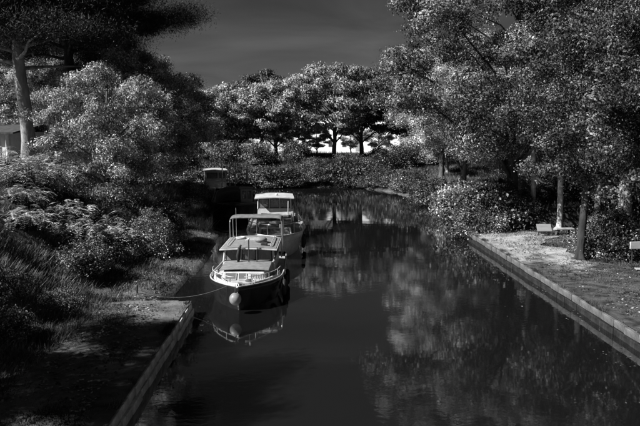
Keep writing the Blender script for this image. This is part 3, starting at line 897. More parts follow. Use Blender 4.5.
# ------------------------------------------------------------------ boats
def loft(rows, closed=False):
    n = len(rows[0]); V = [p for r_ in rows for p in r_]; F = []
    for i in range(len(rows) - 1):
        for k in range(n - 1):
            a = i * n + k
            F.append((a, a + 1, a + 1 + n, a + n))
    return V, F
class Hull:
    def __init__(s, L, B, sheer, rake=.5, full=.42, flare=.12, sternw=.86, power=2.2):
        s.L, s.B, s.rake, s.full, s.flare, s.sternw, s.sheerp, s.pw = L, B, rake, full, flare, sternw, sheer, power
    def sheer(s, t):
        b, m, e = s.sheerp
        return b + (m - b) * min(1, t / .6) ** .8 if t < .6 else m + (e - m) * ((t - .6) / .4) ** 1.5
    def half(s, t):
        if t < s.full:
            return s.B / 2 * (1 - (1 - t / s.full) ** s.pw)
        return s.B / 2 * (1 - (1 - s.sternw) * ((t - s.full) / (1 - s.full)) ** 2)
    def pt(s, t, f, side):
        """f: 0 waterline .. 1 sheer"""
        z = s.sheer(t) * f
        hw = s.half(t) * (1 - s.flare * (1 - f) * (1 + 1.5 * max(0, .5 - t)))
        y = t * s.L + s.rake * (1 - f) * (1 - t) ** 3
        return (side * max(hw, .012), y, z)
    def ts(s, n=22):
        return [(k / n) ** 1.35 for k in range(n + 1)]
    def skin(s, f0, f1, nf=5, out=0.0):
        rows = []
        ts = s.ts()
        for side, seq in ((-1, list(reversed(ts))), (1, ts)):
            for t in seq:
                row = []
                for k in range(nf + 1):
                    f = f0 + (f1 - f0) * k / nf
                    p = s.pt(t, f, side)
                    row.append((p[0] + side * out, p[1] - out * (1 if t < .05 else 0), p[2]))
                rows.append(row)
        return loft(rows)
    def line(s, f, dz=0.0, inset=0.0, t0=0.0, t1=1.0):
        ts = [t for t in s.ts(26) if t0 <= t <= t1]
        P = []
        for side, seq in ((-1, list(reversed(ts))), (1, ts)):
            for t in seq:
                p = s.pt(t, f, side)
                P.append((p[0] - side * min(inset, abs(p[0]) * .9), p[1] + (inset if t < .04 else 0), p[2] + dz))
        return P
    def build(s, root, hull_m, rail_m, deck_m, deck_f=.9):
        mb = MB(); V, F = s.skin(-.35, 1.0, 6); mb.add(V, F)
        # transom
        tr = [s.pt(1, -.35 + 1.35 * k / 6, -1) for k in range(7)] + [s.pt(1, -.35 + 1.35 * k / 6, 1) for k in range(6, -1, -1)]
        mb.add(tr, [tuple(range(len(tr)))])
        hull = mb.build('hull', hull_m, root, True)
        so = hull.modifiers.new('solid', 'SOLIDIFY'); so.thickness = .05; so.offset = -1
        MB().tube(s.line(1.0, .01), .032, 6).build('gunwale', rail_m, root, True)
        mb = MB()
        ts = s.ts(); rows = []
        for t in ts:
            a = s.pt(t, deck_f, -1); b = s.pt(t, deck_f, 1)
            h = .06
            rows.append([(a[0] * .97, a[1] + .03, a[2]), (a[0] * .5, a[1] + .03, a[2] + h * .7), (0, a[1] + .03, a[2] + h), (b[0] * .5, b[1] + .03, b[2] + h * .7), (b[0] * .97, b[1] + .03, b[2])])
        V, F = loft(rows); mb.add(V, F)
        mb.build('deck', deck_m, root, True)
        return hull

def win(root, P, name='window', frame='dark_metal', w_=.03, label=None):
    """a window: P four corners (bottom-left, bottom-right, top-right, top-left); frame tubes + glass pane child"""
    mb = MB(); Q = [Vector(p) for p in P]
    for k in range(4):
        mb.tube([Q[k], Q[(k + 1) % 4]], w_, 5)
    f = mb.build(name, frame, root)
    MB().add(P, [(0, 1, 2, 3)]).build('pane', 'glass', f)
    return f
def lerp3(a, b, t):
    return tuple(a[i] + (b[i] - a[i]) * t for i in range(3))
def wheelhouse(root, xb, xt, y0b, y0t, y1, z0, zs, z1, wall_m, npan=3, side_n=2, frame='dark_metal', tint=None):
    """glazed house: solid lower walls z0..zs, windows zs..z1, corner posts; front leans back"""
    def cy(z): return y0b + (y0t - y0b) * (z - z0) / (z1 - z0)
    def cx(z): return xb + (xt - xb) * (z - z0) / (z1 - z0)
    th = .04
    w_ = MB()
    # lower walls
    for (A, B) in (((-1, 0), (1, 0)), ((1, 0), (1, 1)), ((1, 1), (-1, 1)), ((-1, 1), (-1, 0))):
        def c(u, z, ins=0.0):
            return (u[0] * (cx(z) - ins), (cy(z) + ins) if u[1] == 0 else y1 - ins, z)
        w_.add([c(A, z0), c(B, z0), c(B, zs), c(A, zs), c(A, z0, th), c(B, z0, th), c(B, zs, th), c(A, zs, th)],
               [(0, 1, 2, 3), (7, 6, 5, 4), (3, 2, 6, 7), (0, 4, 5, 1), (0, 3, 7, 4), (1, 5, 6, 2)])
    w_.build('wall', wall_m, root, bevel=.01)
    # posts
    pw = .05
    for sx in (-1, 1):
        MB().tube([(sx * (cx(zs) - pw * .4), cy(zs) + pw * .4, zs - .02), (sx * (cx(z1) - pw * .4), cy(z1) + pw * .4, z1)], pw, 5).build('corner_post', wall_m, root)
        MB().tube([(sx * (cx(zs) - pw * .4), y1 - pw, zs - .02), (sx * (cx(z1) - pw * .4), y1 - pw, z1)], pw, 5).build('corner_post', wall_m, root)
    # header band under the roof
    # front panes
    for k in range(npan):
        a0 = -1 + 2 * (k + .07) / npan; a1 = -1 + 2 * (k + .93) / npan
        zb, zt = zs + .04, z1 - .05
        win(root, [(a0 * cx(zb) * .95, cy(zb) + .01, zb), (a1 * cx(zb) * .95, cy(zb) + .01, zb), (a1 * cx(zt) * .95, cy(zt) + .01, zt), (a0 * cx(zt) * .95, cy(zt) + .01, zt)], frame=frame, w_=.022)
        if k:
            am = -1 + 2 * k / npan
            MB().tube([(am * cx(zs) * .95, cy(zs) + .02, zs - .02), (am * cx(z1) * .95, cy(z1) + .02, z1)], .035, 5).build('mullion', wall_m, root)
    for sx in (-1, 1):
        for k in range(side_n):
            ya = lambda z, u: cy(z) + (y1 - cy(z)) * u
            u0 = (k + .1) / side_n; u1 = (k + .9) / side_n
            zb, zt = zs + .04, z1 - .05
            win(root, [(sx * (cx(zb) - .01), ya(zb, u0), zb), (sx * (cx(zb) - .01), ya(zb, u1), zb), (sx * (cx(zt) - .01), ya(zt, u1), zt), (sx * (cx(zt) - .01), ya(zt, u0), zt)], frame=frame, w_=.02)
def slab(name, m, root, x, y0, y1, z, th, crown=.06, over=0.0, n=8):
    """cambered roof slab"""
    rows_t = []; V = []; F = []
    mb = MB()
    for k in range(n + 1):
        u = -1 + 2 * k / n
        zz = z + crown * (1 - u * u)
        V += [(u * x, y0, zz), (u * x, y1, zz), (u * x, y0, zz - th), (u * x, y1, zz - th)]
    for k in range(n):
        a = 4 * k; b = a + 4
        F += [(a, b, b + 1, a + 1), (a + 2, a + 3, b + 3, b + 2), (a, a + 2, b + 2, b), (a + 1, b + 1, b + 3, a + 3)]
    F += [(0, 1, 3, 2), (4 * n, 4 * n + 2, 4 * n + 3, 4 * n + 1)]
    mb.add(V, F)
    return mb.build(name, m, root, bevel=.012)

# --- boat 1: dark hulled cruiser in front
b1 = empty('motor_cruiser', (-2.62, 24.7, 0), R(-1.5), 'dark hulled motor cruiser with white cabin nearest on the canal', 'boat', 'moored boats')
h1 = Hull(8.6, 3.15, (1.02, .82, .86), rake=.35, full=.40, flare=.10, sternw=.9, power=2.6)
h1.build(b1, 'black_hull', 'white_dull', 'white_dull', .86)
MB().tube(h1.line(.80, 0, -.012), .022, 5).build('rub_rail', 'white_dull', b1, True)
V, F = h1.skin(.03, .085, 1, .004)
MB().add(V, F).build('waterline_stripe', 'white_dull', b1, True)
# raised white coaming round the foredeck
def coaming(hull, root, m, inset, z_up, t0, t1, name='coaming', f=.88, th=.05):
    P = hull.line(f, 0, inset, t0, t1)
    rows = [[p, (p[0] * .97, p[1] + .03, p[2] + z_up), (p[0] * .93, p[1] + .08, p[2] + z_up), (p[0] * .93, p[1] + .08, p[2])] for p in P]
    V, F = loft(rows)
    return MB().add(V, F).build(name, m, root, True)
coaming(h1, b1, 'white_paint', .10, .20, 0.0, .42)
# trunk cabin with three front windows, one louvred
tcab = MB()
bz, tz = .80, 1.27
tcab.quadprism([(-.92, 1.75, bz), (.92, 1.75, bz), (1.12, 4.0, bz), (-1.12, 4.0, bz)], [(-.86, 1.92, tz - .05), (.86, 1.92, tz - .05), (1.06, 4.0, tz), (-1.06, 4.0, tz)])
tcab.build('trunk_cabin', 'white_paint', b1, bevel=.04)
slab('cabin_top', 'grey_deck', b1, 1.05, 1.9, 4.0, tz + .035, .04, .05)
for (xa, xb_) in ((-.80, -.32), (-.22, .12)):
    win(b1, [(xa, 1.78, bz + .12), (xb_, 1.78, bz + .12), (xb_ * .96, 1.87, tz - .1), (xa * .96, 1.87, tz - .1)], frame='white_paint', w_=.018)
gr = MB().box(.2, .82, 1.72, 1.78, .88, .92).box(.2, .82, 1.78, 1.84, 1.16, 1.2).build('grille_frame', 'white_paint', b1)
for k in range(9):
    MB().tube([(.22 + k * .072, 1.745, .9), (.22 + k * .072, 1.80, 1.18)], .013, 4).build('grille_bar', 'white_paint', gr)
# pulpit rail on the foredeck
for sx in (-1, 1):
    pr = h1.line(1.0, .34, .10, .03, .36)
    half = [p for p in pr if p[0] * sx > 0]
    if sx < 0: half = half[::-1]
    rail = MB().tube(half, .016, 5).build('hand_rail', 'white_paint', b1, True)
    low = h1.line(1.0, .02, .10, .03, .36); low = [p for p in low if p[0] * sx > 0]
    if sx < 0: low = low[::-1]
    for k in range(2, len(half), 3):
        MB().tube([low[k], half[k]], .014, 5).build('stanchion', 'white_paint', rail)
# wheelhouse
wheelhouse(b1, 1.20, 1.10, 3.55, 3.95, 6.6, .80, 1.30, 1.86, 'white_paint', 3, 3)
slab('wheelhouse_roof', 'grey_deck', b1, 1.24, 3.6, 6.8, 1.90, .07, .10)
rf = slab('roof_edge', 'white_paint', b1, 1.29, 3.54, 6.86, 1.875, .06, .06)
MB().box(-.28, .28, 5.0, 5.7, 1.98, 2.08).build('roof_hatch', 'white_dull', b1, bevel=.02)
MB().ball((.45, 4.9, 2.10), .30, 14, 8, .5).build('roof_dome', 'grey_deck', b1, True)
MB().box(.52, .82, 4.0, 4.24, 1.96, 2.10).build('search_light', 'dark_metal', b1, bevel=.03)
for sx in (-1, 1):
    MB().tube([(sx * .98, 3.9, 1.97), (sx * .98, 4.1, 2.03), (sx * .98, 6.3, 2.03), (sx * .98, 6.5, 1.97)], .02, 5).build('roof_rail', 'white_dull', b1, True)
mast = MB().tube([(.05, 3.35, 1.2), (.05, 3.35, 2.35)], .03, 6).build('signal_mast', 'dark_metal', b1)
MB().ball((.05, 3.35, 2.38), .05, 10, 6).build('mast_light', 'white_paint', mast, True)
MB().box(-.34, .42, 3.3, 3.4, 1.22, 1.27).build('mast_step', 'dark_metal', mast)
MB().tube([(-.42, 3.4, 1.3), (-.44, 3.42, 1.6), (-.38, 3.45, 1.95), (-.30, 3.5, 2.1)], [.05, .09, .07, .03], 8).build('furled_flag', 'tarp', mast, True)
MB().tube([(.40, 3.4, 1.3), (.42, 3.42, 2.0)], .02, 5).build('wiper_arm', 'dark_metal', b1)
# curtains behind the outer front panes, seats and helm inside
for (xa, xb_) in ((-1.02, -.44), (.42, 1.02)):
    rows = [[(xa + (xb_ - xa) * k / 24, 3.90 + .10 * zf + .018 * math.sin(k * 1.9), 1.33 + .47 * zf) for k in range(25)] for zf in (0, .5, 1)]
    V, F = loft(rows)
    MB().add(V, F).build('curtain', 'curtain', b1, True)
MB().box(-.9, -.3, 4.5, 4.9, .85, 1.45).build('helm_console', 'interior', b1, bevel=.03)
MB().box(.2, .9, 5.4, 6.2, .85, 1.35).build('seat', 'interior', b1, bevel=.05)
# canvas canopy on hoops over the after deck
can = MB()
rows = []
for (yy, dz) in ((6.95, .0), (7.3, .05), (7.75, .06), (8.15, .0)):
    row = []
    for k in range(13):
        a = math.pi * k / 12
        xx = -math.copysign(abs(math.cos(a)) ** .35, math.cos(a)) * 1.30
        row.append((xx, yy, 2.72 + .16 * math.sin(a) ** .6 + dz))
    rows.append(row)
V, F = loft(rows)
can.add(V, F)
cano = can.build('canopy', 'canvas', b1, True)
so = cano.modifiers.new('solid', 'SOLIDIFY'); so.thickness = .05
for yy in (7.0, 8.1):
    for sx in (-1, 1):
        MB().tube([(sx * 1.28, yy, .85), (sx * 1.30, yy, 2.6), (sx * 1.24, yy, 2.80)], .028, 6).build('canopy_pole', 'chrome', b1, True)
MB().tube([(1.1, 8.45, .9), (1.12, 8.5, 2.3)], .018, 5).build('flag_staff', 'white_paint', b1)

MB().box(-.10, .10, .28, .62, .98, 1.06).build('anchor_roller', 'dark_metal', b1, bevel=.02)
for sx in (-1, 1):
    cl_ = MB().tube([(sx * .45, .95, 1.02), (sx * .45, .95, 1.10)], .03, 6).build('cleat', 'chrome', b1)
    MB().tube([(sx * .45, .83, 1.11), (sx * .45, 1.07, 1.11)], .02, 6).build('horn', 'chrome', cl_)
    for k in range(3):
        t_ = .40 + .13 * k; p_ = h1.pt(t_, .66, sx)
        MB().tube([(p_[0] - sx * .03, p_[1], p_[2]), (p_[0] + sx * .02, p_[1], p_[2])], .10, 14).build('porthole', 'chrome', b1)
MB().tube([(.22 * math.cos(a) - .55, 4.35 + .02, 0) if False else (-.62 + .2 * math.cos(a), 5.9 + .2 * math.sin(a), 2.03) for a in [2 * math.pi * k / 18 for k in range(19)]], .045, 8, cap=False).build('life_ring', 'white_paint', b1, True)
MB().tube([(-.9, 6.5, 1.95), (-.92, 6.55, 3.4)], .010, 5).build('aerial', 'white_dull', b1)
coil = MB()
for q in range(4):
    coil.tube([(.30 + (.16 - q * .03) * math.cos(a), 1.25 + (.16 - q * .03) * math.sin(a), .98 + .02 * q) for a in [2 * math.pi * k / 16 for k in range(17)]], .018, 5, cap=False)
coil.build('rope_coil', 'rope', b1, True)

# --- boat 2: white cruiser behind
b2 = empty('cabin_cruiser', (-1.6, 34.9, 0), R(3.0), 'white cabin cruiser with tall wheelhouse moored behind the dark hulled boat', 'boat', 'moored boats')
h2 = Hull(12.6, 3.45, (1.38, 1.05, 1.1), rake=.45, full=.36, flare=.16, sternw=.88, power=2.4)
h2.build(b2, 'white_paint', 'white_paint', 'grey_deck', .9)
MB().tube(h2.line(.72, 0, -.02), .035, 6).build('rub_rail', 'rubber', b2, True)
V, F = h2.skin(.0, .07, 1, .004)
MB().add(V, F).build('waterline_stripe', 'black_hull', b2, True)
t2 = MB().quadprism([(-1.0, 2.3, 1.0), (1.0, 2.3, 1.0), (1.25, 8.2, 1.0), (-1.25, 8.2, 1.0)], [(-.9, 2.7, 1.5), (.9, 2.7, 1.5), (1.15, 8.2, 1.62), (-1.15, 8.2, 1.62)])
t2.build('trunk_cabin', 'white_paint', b2, bevel=.05)
MB().add([(-.92, 2.75, 1.512), (.92, 2.75, 1.512), (1.12, 8.1, 1.632), (-1.12, 8.1, 1.632)], [(0, 1, 2, 3)]).build('cabin_top', 'grey_deck', b2)
for (xa, xb_) in ((-.82, -.32), (-.22, .26), (.36, .85)):
    win(b2, [(xa, 2.36, 1.1), (xb_, 2.36, 1.1), (xb_ * .94, 2.62, 1.42), (xa * .94, 2.62, 1.42)], frame='dark_metal', w_=.02)
for sx in (-1, 1):
    for k in range(3):
        y0_ = 3.4 + k * 1.6
        x0_ = lambda y_, z_: sx * (1.0 + .25 * (y_ - 2.3) / 5.9 - .1 * (z_ - 1.0) / .55 + .012)
        win(b2, [(x0_(y0_, 1.15), y0_, 1.15), (x0_(y0_ + 1.1, 1.15), y0_ + 1.1, 1.15), (x0_(y0_ + 1.1, 1.42), y0_ + 1.1, 1.42), (x0_(y0_, 1.42), y0_, 1.42)], w_=.018)
MB().box(-.35, .35, 3.6, 4.3, 1.56, 1.68).build('fore_hatch', 'white_paint', b2, bevel=.03)
MB().box(-.9, .9, 6.1, 7.6, 1.63, 1.80).build('deck_box', 'white_dull', b2, bevel=.04)
MB().box(-.3, .1, 5.0, 5.5, 1.60, 1.82).build('vent_box', 'dark_metal', b2, bevel=.03)
wheelhouse(b2, 1.18, 1.12, 8.5, 8.75, 11.2, 1.0, 1.95, 2.62, 'white_paint', 3, 2)
slab('wheelhouse_roof', 'white_paint', b2, 1.34, 8.25, 11.5, 2.70, .08, .07)
MB().ball((.15, 9.4, 2.84), .12, 12, 8, .7).build('roof_light', 'white_paint', b2, True)
MB().box(-.6, .6, 9.2, 9.6, 1.0, 2.0).build('helm_console', 'interior', b2, bevel=.04)
for sx in (-1, 1):
    pr = [p for p in h2.line(1.0, .62, .10, .02, .62) if p[0] * sx > 0]
    lo = [p for p in h2.line(1.0, .02, .10, .02, .62) if p[0] * sx > 0]
    if sx < 0: pr = pr[::-1]; lo = lo[::-1]
    rail = MB().tube(pr, .018, 5).build('hand_rail', 'chrome', b2, True)
    for k in range(1, len(pr), 3):
        MB().tube([lo[k], pr[k]], .015, 5).build('stanchion', 'chrome', rail)
MB().tube([(.9, 8.0, 1.6), (.92, 8.05, 2.5)], .03, 6).build('davit', 'white_paint', b2)
MB().box(1.14, 1.3, 8.6, 10.8, 1.05, 1.9).build('side_board', 'white_paint', b2, bevel=.03)

# --- boat 3: dark barge under a tarpaulin
b3 = empty('barge', (-5.7, 53.0, 0), R(7), 'dark barge covered by a black tarpaulin with masts', 'boat', 'moored boats')
h3 = Hull(16, 4.1, (1.3, .95, 1.2), rake=.4, full=.25, flare=.06, sternw=.9, power=3)
h3.build(b3, 'black_hull', 'dark_metal', 'wood', .85)
rg3 = np.random.RandomState(4)
rows = []
for j in range(13):
    t = j / 12; yy = 3.2 + 9.5 * t
    row = []
    for k in range(11):
        a = math.pi * k / 10
        hgt = 1.05 * (0.75 + .25 * math.sin(t * 9)) * (1 - (2 * t - 1) ** 4 * .6)
        row.append((-math.cos(a) * 1.75, yy + rg3.uniform(-.08, .08), .95 + hgt * math.sin(a) + rg3.uniform(-.05, .05)))
    rows.append(row)
V, F = loft(rows)
MB().add(V, F).build('tarpaulin', 'tarp', b3, True)
cb = MB().box(.45, 1.45, 1.5, 3.1, .9, 2.35).build('cabin', 'white_dull', b3, bevel=.04)
win(cb, [(.60, 1.49, 1.55), (.86, 1.49, 1.55), (.86, 1.49, 2.15), (.60, 1.49, 2.15)], w_=.02)
win(cb, [(1.06, 1.49, 1.55), (1.32, 1.49, 1.55), (1.32, 1.49, 2.15), (1.06, 1.49, 2.15)], w_=.02)
slab('cabin_roof', 'grey_deck', b3, 0.6, 1.4, 3.2, 2.38, .06, .04).location = (.95, 0, 0)
for (mx, my, mh) in ((-1.2, 12.5, 6.2), (-.4, 13.5, 6.6), (.1, 11.5, 4.6)):
    m_ = MB().tube([(mx, my, .9), (mx + .1, my, mh)], [.06, .035], 6).build('mast', 'white_dull', b3)
    MB().tube([(mx - .5, my, mh * .8), (mx + .6, my, mh * .86)], .025, 5).build('spreader', 'white_dull', m_)
MB().tube([(1.2, 14.4, 1.1), (1.2, 14.4, 2.1)], .03, 6).build('rail_post', 'dark_metal', b3)
MB().tube([(-.2, 0.9, 1.15), (-.15, 1.0, 1.9), (.15, 1.1, 2.2), (.3, 1.1, 1.9), (.3, 1.1, 1.1)], .03, 6).build('bow_hoop', 'dark_metal', b3, True)
ump = empty('furled_parasol', tuple(b3.matrix_basis @ Vector((1.4, 13.0, .86))), 0, 'furled white parasol standing upright on the dark barge', 'parasol')
MB().tube([(0, 0, 0), (0, 0, 2.95)], .025, 6).build('pole', 'dark_metal', ump)
MB().tube([(0, 0, 1.2), (0, 0, 1.5), (0, 0, 2.4), (0, 0, 2.85)], [.06, .17, .12, .03], 8).build('canopy', 'white_paint', ump, True)

# --- boat 4: houseboat at the bend
b4 = empty('houseboat', (-9.6, 70.5, 0), R(10), 'small white houseboat with a square cabin beyond the barge', 'boat', 'moored boats')
h4 = Hull(10, 3.0, (1.1, .8, .9), rake=.4, full=.34, flare=.12)
h4.build(b4, 'white_dull', 'white_paint', 'grey_deck', .9)
MB().box(-1.1, 1.1, 2.2, 4.4, .75, 1.6).build('fore_cabin', 'white_paint', b4, bevel=.05)
cc = MB().box(-1.25, 1.25, 4.5, 8.2, .75, 2.75).build('cabin', 'white_paint', b4, bevel=.05)
for (xa, xb_) in ((-1.0, .2), (.45, 1.05)):
    win(cc, [(xa, 4.47, 1.9), (xb_, 4.47, 1.9), (xb_, 4.47, 2.5), (xa, 4.47, 2.5)], w_=.03)
    MB().box(xa, xb_, 4.475, 4.49, 1.9, 2.5).build('dark_opening', 'interior', cc)
slab('cabin_roof', 'white_paint', b4, 1.42, 4.3, 8.4, 2.80, .07, .08)
MB().tube([(.8, 4.2, .8), (.82, 4.2, 3.6)], .04, 6).build('roof_post', 'white_dull', b4)

# --- fenders and ropes
def fender_ball(x, y, z, r, label, m='white_dull'):
    e = empty('ball_fender', (x, y, z), 0, label, 'fender', 'fenders on the boats')
    MB().ball((0, 0, 0), r, 20, 14, 1.06).build('ball', m, e, True)
    MB().tube([(0, 0, r), (0, 0, r + .06)], .03, 8).build('eye', 'dark_metal', e)
    MB().tube([(0, 0, r + .05), (0, .03, r + .35)], .010, 5).build('lanyard', 'rope', e)
def world(b, p):
    return b.matrix_basis @ Vector(p)
p = world(b1, (-.08, -.30, .62)); fender_ball(p.x, p.y, p.z, .235, 'large pale ball fender hanging at the bow of the dark hulled boat', 'grey_buoy')
p = world(b2, (1.74, 5.2, 1.0)); fender_ball(p.x, p.y, p.z + .15, .20, 'white ball fender on the side of the white cruiser, nearer one', 'white_paint')
p = world(b2, (1.78, 7.0, 1.0)); fender_ball(p.x, p.y, p.z + .1, .17, 'white ball fender on the side of the white cruiser, farther one')
def fender_long(b, lp, label):
    p = world(b, lp)
    e = empty('long_fender', p, 0, label, 'fender', 'fenders on the boats')
    MB().tube([(0, 0, -.36), (0, 0, -.32), (0, 0, -.25), (0, 0, .25), (0, 0, .32), (0, 0, .36)], [.03, .09, .115, .115, .09, .03], 12).build('body', 'rubber', e, True)
    MB().tube([(0, 0, .34), (-.03, 0, .62)], .012, 5).build('lanyard', 'rope', e)
h = h1.half(.42); fender_long(b1, (h + .11, 3.3, .42), 'dark sausage fender on the side of the dark hulled boat, nearest the bow')
fender_long(b1, (h + .12, 4.6, .40), 'dark sausage fender amidships on the dark hulled boat')
fender_long(b2, (1.66, 2.6, .62), 'dark sausage fender near the bow of the white cruiser')
fender_long(b2, (1.78, 3.9, .55), 'dark sausage fender farther aft on the white cruiser')
def tyre(b, lp, label):
    e = empty('tyre_fender', world(b, lp), b.rotation_euler.z, label, 'fender', 'fenders on the boats')
    P = [(0, .27 * math.cos(a), .27 * math.sin(a)) for a in [2 * math.pi * k / 20 for k in range(21)]]
    MB().tube(P, .085, 8, cap=False).build('tyre', 'rubber', e, True)
    MB().tube([(0, 0, .3), (-.06, 0, .6)], .012, 5).build('lanyard', 'rope', e)
tyre(b1, (h + .11, 2.2, .48), 'black tyre fender on the bow quarter of the dark hulled boat')
def rope(a, b, sag, label, r=.008):
    a = Vector(a); b = Vector(b); P = []
    for k in range(15):
        t = k / 14; q = a.lerp(b, t); q.z -= sag * 4 * t * (1 - t); P.append(q)
    o = MB().tube(P, r, 5).build('mooring_rope', 'rope', None, True)
    tag(o, label, 'rope', 'mooring ropes')
rope(world(b1, (-.45, .35, 1.0)), (-6.9, 26.4, .42), .35, 'thin mooring rope from the bow of the dark hulled boat to the left bank')
rope(world(b3, (-1.0, .6, 1.2)), (-8.6, 50.5, .6), .3, 'mooring rope from the barge bow to the left bank')
def stake(x, y, label):
    z = float(height(x, y))
    e = empty('mooring_stake', (x, y, z), 0, label, 'stake', 'mooring stakes')
    MB().tube([(0, 0, -.2), (.04, -.02, .32)], .035, 8).build('post', 'dark_metal', e)
    MB().ball((.04, -.02, .33), .05, 10, 6, .7).build('cap', 'dark_metal', e, True)
stake(-7.05, 26.4, 'short iron mooring stake where the nearest bow rope ends')
stake(-8.7, 50.5, 'short iron mooring stake by the barge bow')

# ------------------------------------------------------------------ furniture and building
z = float(height(15.6, 29.6))
e = empty('panel_sign', (15.6, 29.4, z), R(8), 'blank white panel on posts at the right picture edge', 'sign')
MB().box(-.28, .75, -.03, .03, 1.0, 1.34).build('panel', 'white_paint', e, bevel=.01)
for px in (-.1, .6):
    MB().tube([(px, .06, -.1), (px, .06, 1.3)], .035, 8).build('post', 'dark_metal', e)
e2 = empty('concrete_kerb', (15.5, 28.6, float(height(15.5, 28.6))), R(-12), 'low pale concrete kerb on the grass below the white panel', 'kerb')
MB().box(-.15, 1.3, -.12, .12, -.1, .16).build('block', 'stone2', e2, bevel=.03)
MB().box(-.25, 1.4, -.16, .16, .162, .22).build('cap', 'white_dull', e2, bevel=.02)
zz = float(height(15.0, 39.3))
e = empty('lectern_sign', (15.0, 39.3, zz), R(0), 'grey slanted board on legs beside the towpath', 'sign')
MB().add([(-.45, -.12, .36), (.45, -.12, .36), (.45, .16, .78), (-.45, .16, .78), (-.45, -.08, .33), (.45, -.08, .33), (.45, .20, .75), (-.45, .20, .75)],
         [(0, 1, 2, 3), (7, 6, 5, 4), (0, 4, 5, 1), (2, 6, 7, 3), (1, 5, 6, 2), (0, 3, 7, 4)]).build('board', 'grey_board', e)
for px in (-.33, .33):
    MB().tube([(px, .06, -.1), (px, .06, .55)], .03, 6).build('leg', 'dark_metal', e)
zz = float(height(16.4, 39.9))
e = empty('stone_bench', (16.5, 39.9, zz), R(4), 'low white stone bench in front of the straight white trunk', 'bench')
MB().box(-.6, .6, -.2, .2, .36, .45).build('seat', 'white_dull', e, bevel=.015)
for px in (-.42, .42):
    MB().box(px - .08, px + .08, -.16, .16, -.1, .358).build('leg', 'stone2', e, bevel=.015)

zz = float(height(-18.3, 51.5))
e = empty('white_board', (-17.9, 51.0, zz), R(5), 'small blank white board among the bushes right of the pine trunk', 'sign')
MB().box(-.55, .55, -.02, .02, .35, 1.0).build('board', 'white_paint', e, bevel=.01)
for px in (-.4, .4):
    MB().tube([(px, .04, -.1), (px, .04, .95)], .03, 6).build('post', 'dark_metal', e)

# little house on the left plateau
hz = 4.2
hs = empty('small_house', (-31, 58, hz), R(-6), 'small plastered house with columns at the left picture edge', 'house')
wl = MB().box(-5, 5, .22, 8, -.4, 3.0).build('wall', 'plaster', hs)
MB().add([(-5.6, -.4, 2.95), (5.6, -.4, 2.95), (5.6, 4.8, 3.7), (-5.6, 4.8, 3.7), (5.6, 8.6, 3.2), (-5.6, 8.6, 3.2),
          (-5.6, -.4, 2.8), (5.6, -.4, 2.8), (5.6, 4.8, 3.55), (-5.6, 4.8, 3.55), (5.6, 8.6, 3.05), (-5.6, 8.6, 3.05)],
         [(0, 1, 2, 3), (3, 2, 4, 5), (7, 6, 9, 8), (8, 9, 11, 10), (0, 6, 7, 1), (5, 4, 10, 11), (1, 7, 8, 2), (2, 8, 10, 4), (0, 3, 9, 6), (3, 5, 11, 9)]).build('roof', 'roof_tile', hs)
for k in range(6):
    xk = -4.8 + k * 1.92
    MB().tube([(xk, 0, -.4), (xk, 0, .1), (xk, 0, .1), (xk, 0, 2.7), (xk, 0, 2.7), (xk, 0, 2.86)], [.26, .26, .18, .16, .24, .24], 12).build('column', 'plaster', hs, True)
for k in range(4):
    xk = -4.2 + k * 2.4
    f = MB().box(xk, xk + 1.0, .14, .215, .8, 2.3).build('window', 'white_dull', hs)
    MB().box(xk + .08, xk + .92, .12, .138, .88, 2.22).build('pane', 'interior', f)
MB().box(-5.2, 5.2, -.3, .21, -.5, -.05).build('porch_floor', 'stone2', hs)
# long white farmhouse behind the far row of trees
fz = float(height(9, 126)) - .1
fh = empty('farmhouse', (9.5, 127, fz), R(-30), 'long white two storey farmhouse glimpsed behind the far row of trees', 'house')
MB().box(-13, 13, 0, 8, -.4, 7.6).build('wall', 'white_wall', fh)
MB().add([(-13.5, -.6, 7.45), (13.5, -.6, 7.45), (13.5, 4, 9.6), (-13.5, 4, 9.6), (13.5, 8.6, 7.45), (-13.5, 8.6, 7.45), (-13.5, -.6, 7.6), (13.5, -.6, 7.6), (13.5, 4, 9.75), (-13.5, 4, 9.75), (13.5, 8.6, 7.6), (-13.5, 8.6, 7.6)],
         [(3, 2, 1, 0), (5, 4, 2, 3), (6, 7, 8, 9), (9, 8, 10, 11), (0, 1, 7, 6), (4, 5, 11, 10), (1, 2, 8, 7), (2, 4, 10, 8), (0, 6, 9, 3), (3, 9, 11, 5)]).build('roof', 'roof_tile', fh)
for k in range(8):
    for z0_ in (.9, 4.4):
        xk = -11.6 + k * 3.1
        if k == 4 and z0_ < 1:
            d_ = MB().box(xk - .1, xk + 1.2, -.05, -.01, -.3, 2.2).build('door', 'wood', fh)
            MB().ball((xk + 1.05, -.08, .9), .05, 8, 6).build('handle', 'dark_metal', d_)
            continue
        f = MB().box(xk, xk + 1.0, -.04, -.008, z0_, z0_ + 1.5).build('window', 'white_dull', fh)
        MB().box(xk + .08, xk + .92, -.06, -.042, z0_ + .08, z0_ + 1.42).build('pane', 'dark_pane', f)
# far white hut seen between the trunks
hh = empty('far_hut', (-6.6, 122, float(height(-6.6, 122))), R(-8), 'far white hut glimpsed between the trunks at the bend', 'hut')
MB().box(-.9, .9, 0, 2.5, -.3, 2.4).build('wall', 'white_paint', hh)
MB().add([(-1.1, -.2, 2.35), (1.1, -.2, 2.35), (1.1, 2.7, 2.35), (-1.1, 2.7, 2.35), (0, -.2, 3.0), (0, 2.7, 3.0)], [(0, 1, 4), (3, 5, 2), (0, 4, 5, 3), (1, 2, 5, 4), (0, 3, 2, 1)]).build('roof', 'roof_tile', hh)
MB().box(-.3, .3, -.03, -.005, -.1, 1.7).build('door', 'wood', hh)

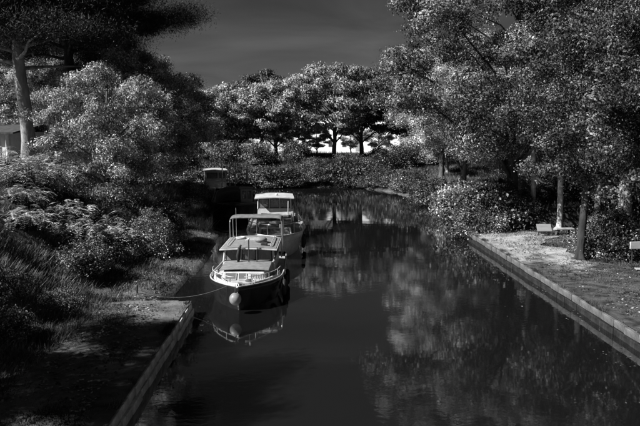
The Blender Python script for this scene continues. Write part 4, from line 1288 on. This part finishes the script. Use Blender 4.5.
# twig standing out of the water, and a dead branch leaning over the far bank
tw = MB()
tw.tube([(8.4, 44, -.2), (8.35, 44, .3), (8.2, 44.1, .7)], [.018, .012, .005], 5).tube([(8.36, 44, .25), (8.5, 44.1, .5), (8.55, 44.1, .75)], [.01, .008, .004], 5)
tag(tw.build('twig', 'bark', None), 'thin forked twig sticking out of the water near the right bank', 'twig')
tw = MB()
tw.tube([(12.2, 54, .4), (11.7, 53.8, 1.6), (11.5, 53.6, 2.9)], [.05, .035, .012], 6).tube([(11.85, 53.8, 1.3), (12.3, 53.7, 2.1)], [.025, .01], 5)
tag(tw.build('dead_branch', 'bark_pale', None), 'pale dead branch leaning among the bushes past the right quay', 'branch')

# fallen leaves on the ground
def litter(name, n, xr, yr, seed, m, label):
    rg = np.random.RandomState(seed)
    x = rg.uniform(*xr, n); y = rg.uniform(*yr, n)
    k = rg.uniform(0, 1, n) < np.clip(.4 + 1.2 * vnoise(x, y, 1.5, seed), .05, 1)
    x = x[k]; y = y[k]; n = len(x)
    P = np.stack([x, y, height(x, y) + .075], 1)
    Nn = rg.normal(size=(n, 3)) * .25 + np.array([0, 0, 1.])
    o = link(name, leaf_quads(P, Nn, rg.uniform(.05, .13, n), .7, rg, name), M[m])
    tag(o, label, 'leaves', None, 'stuff')
litter('fallen_leaves', 9000, (11.45, 17), (18, 42), 61, 'leaf_dark', 'fallen leaves strewn over the right towpath')
litter('fallen_leaves', 2500, (-8.2, -6.1), (25.2, 42), 63, 'leaf_dark', 'fallen leaves on the earth ledge beside the front boats')
litter('fallen_leaves', 6000, (-8.2, -5.1), (9, 24), 62, 'leaf_dark', 'fallen leaves strewn over the left landing')

# leaves drifting on the water along both edges
rg = np.random.RandomState(77)
n = 700
y = rg.uniform(12, 60, n)
near_right = rg.uniform(0, 1, n) < .7
x = np.where(near_right, 10.8 - np.abs(rg.normal(size=n)) * 1.3, -4.3 + np.abs(rg.normal(size=n)) * .8 - np.where(y > 25, 2.0, 0))
k = vnoise(x, y, .9, 33) > .02
P = np.stack([x[k], y[k], np.full(k.sum(), .006)], 1)
Nn = rg.normal(size=P.shape) * .05 + np.array([0, 0, 1.])
o = link('floating_leaves', leaf_quads(P, Nn, rg.uniform(.04, .1, len(P)), .7, rg, 'floating_leaves'), M['leaf_dark'])
tag(o, 'fallen leaves drifting on the water along the banks', 'leaves', None, 'stuff')
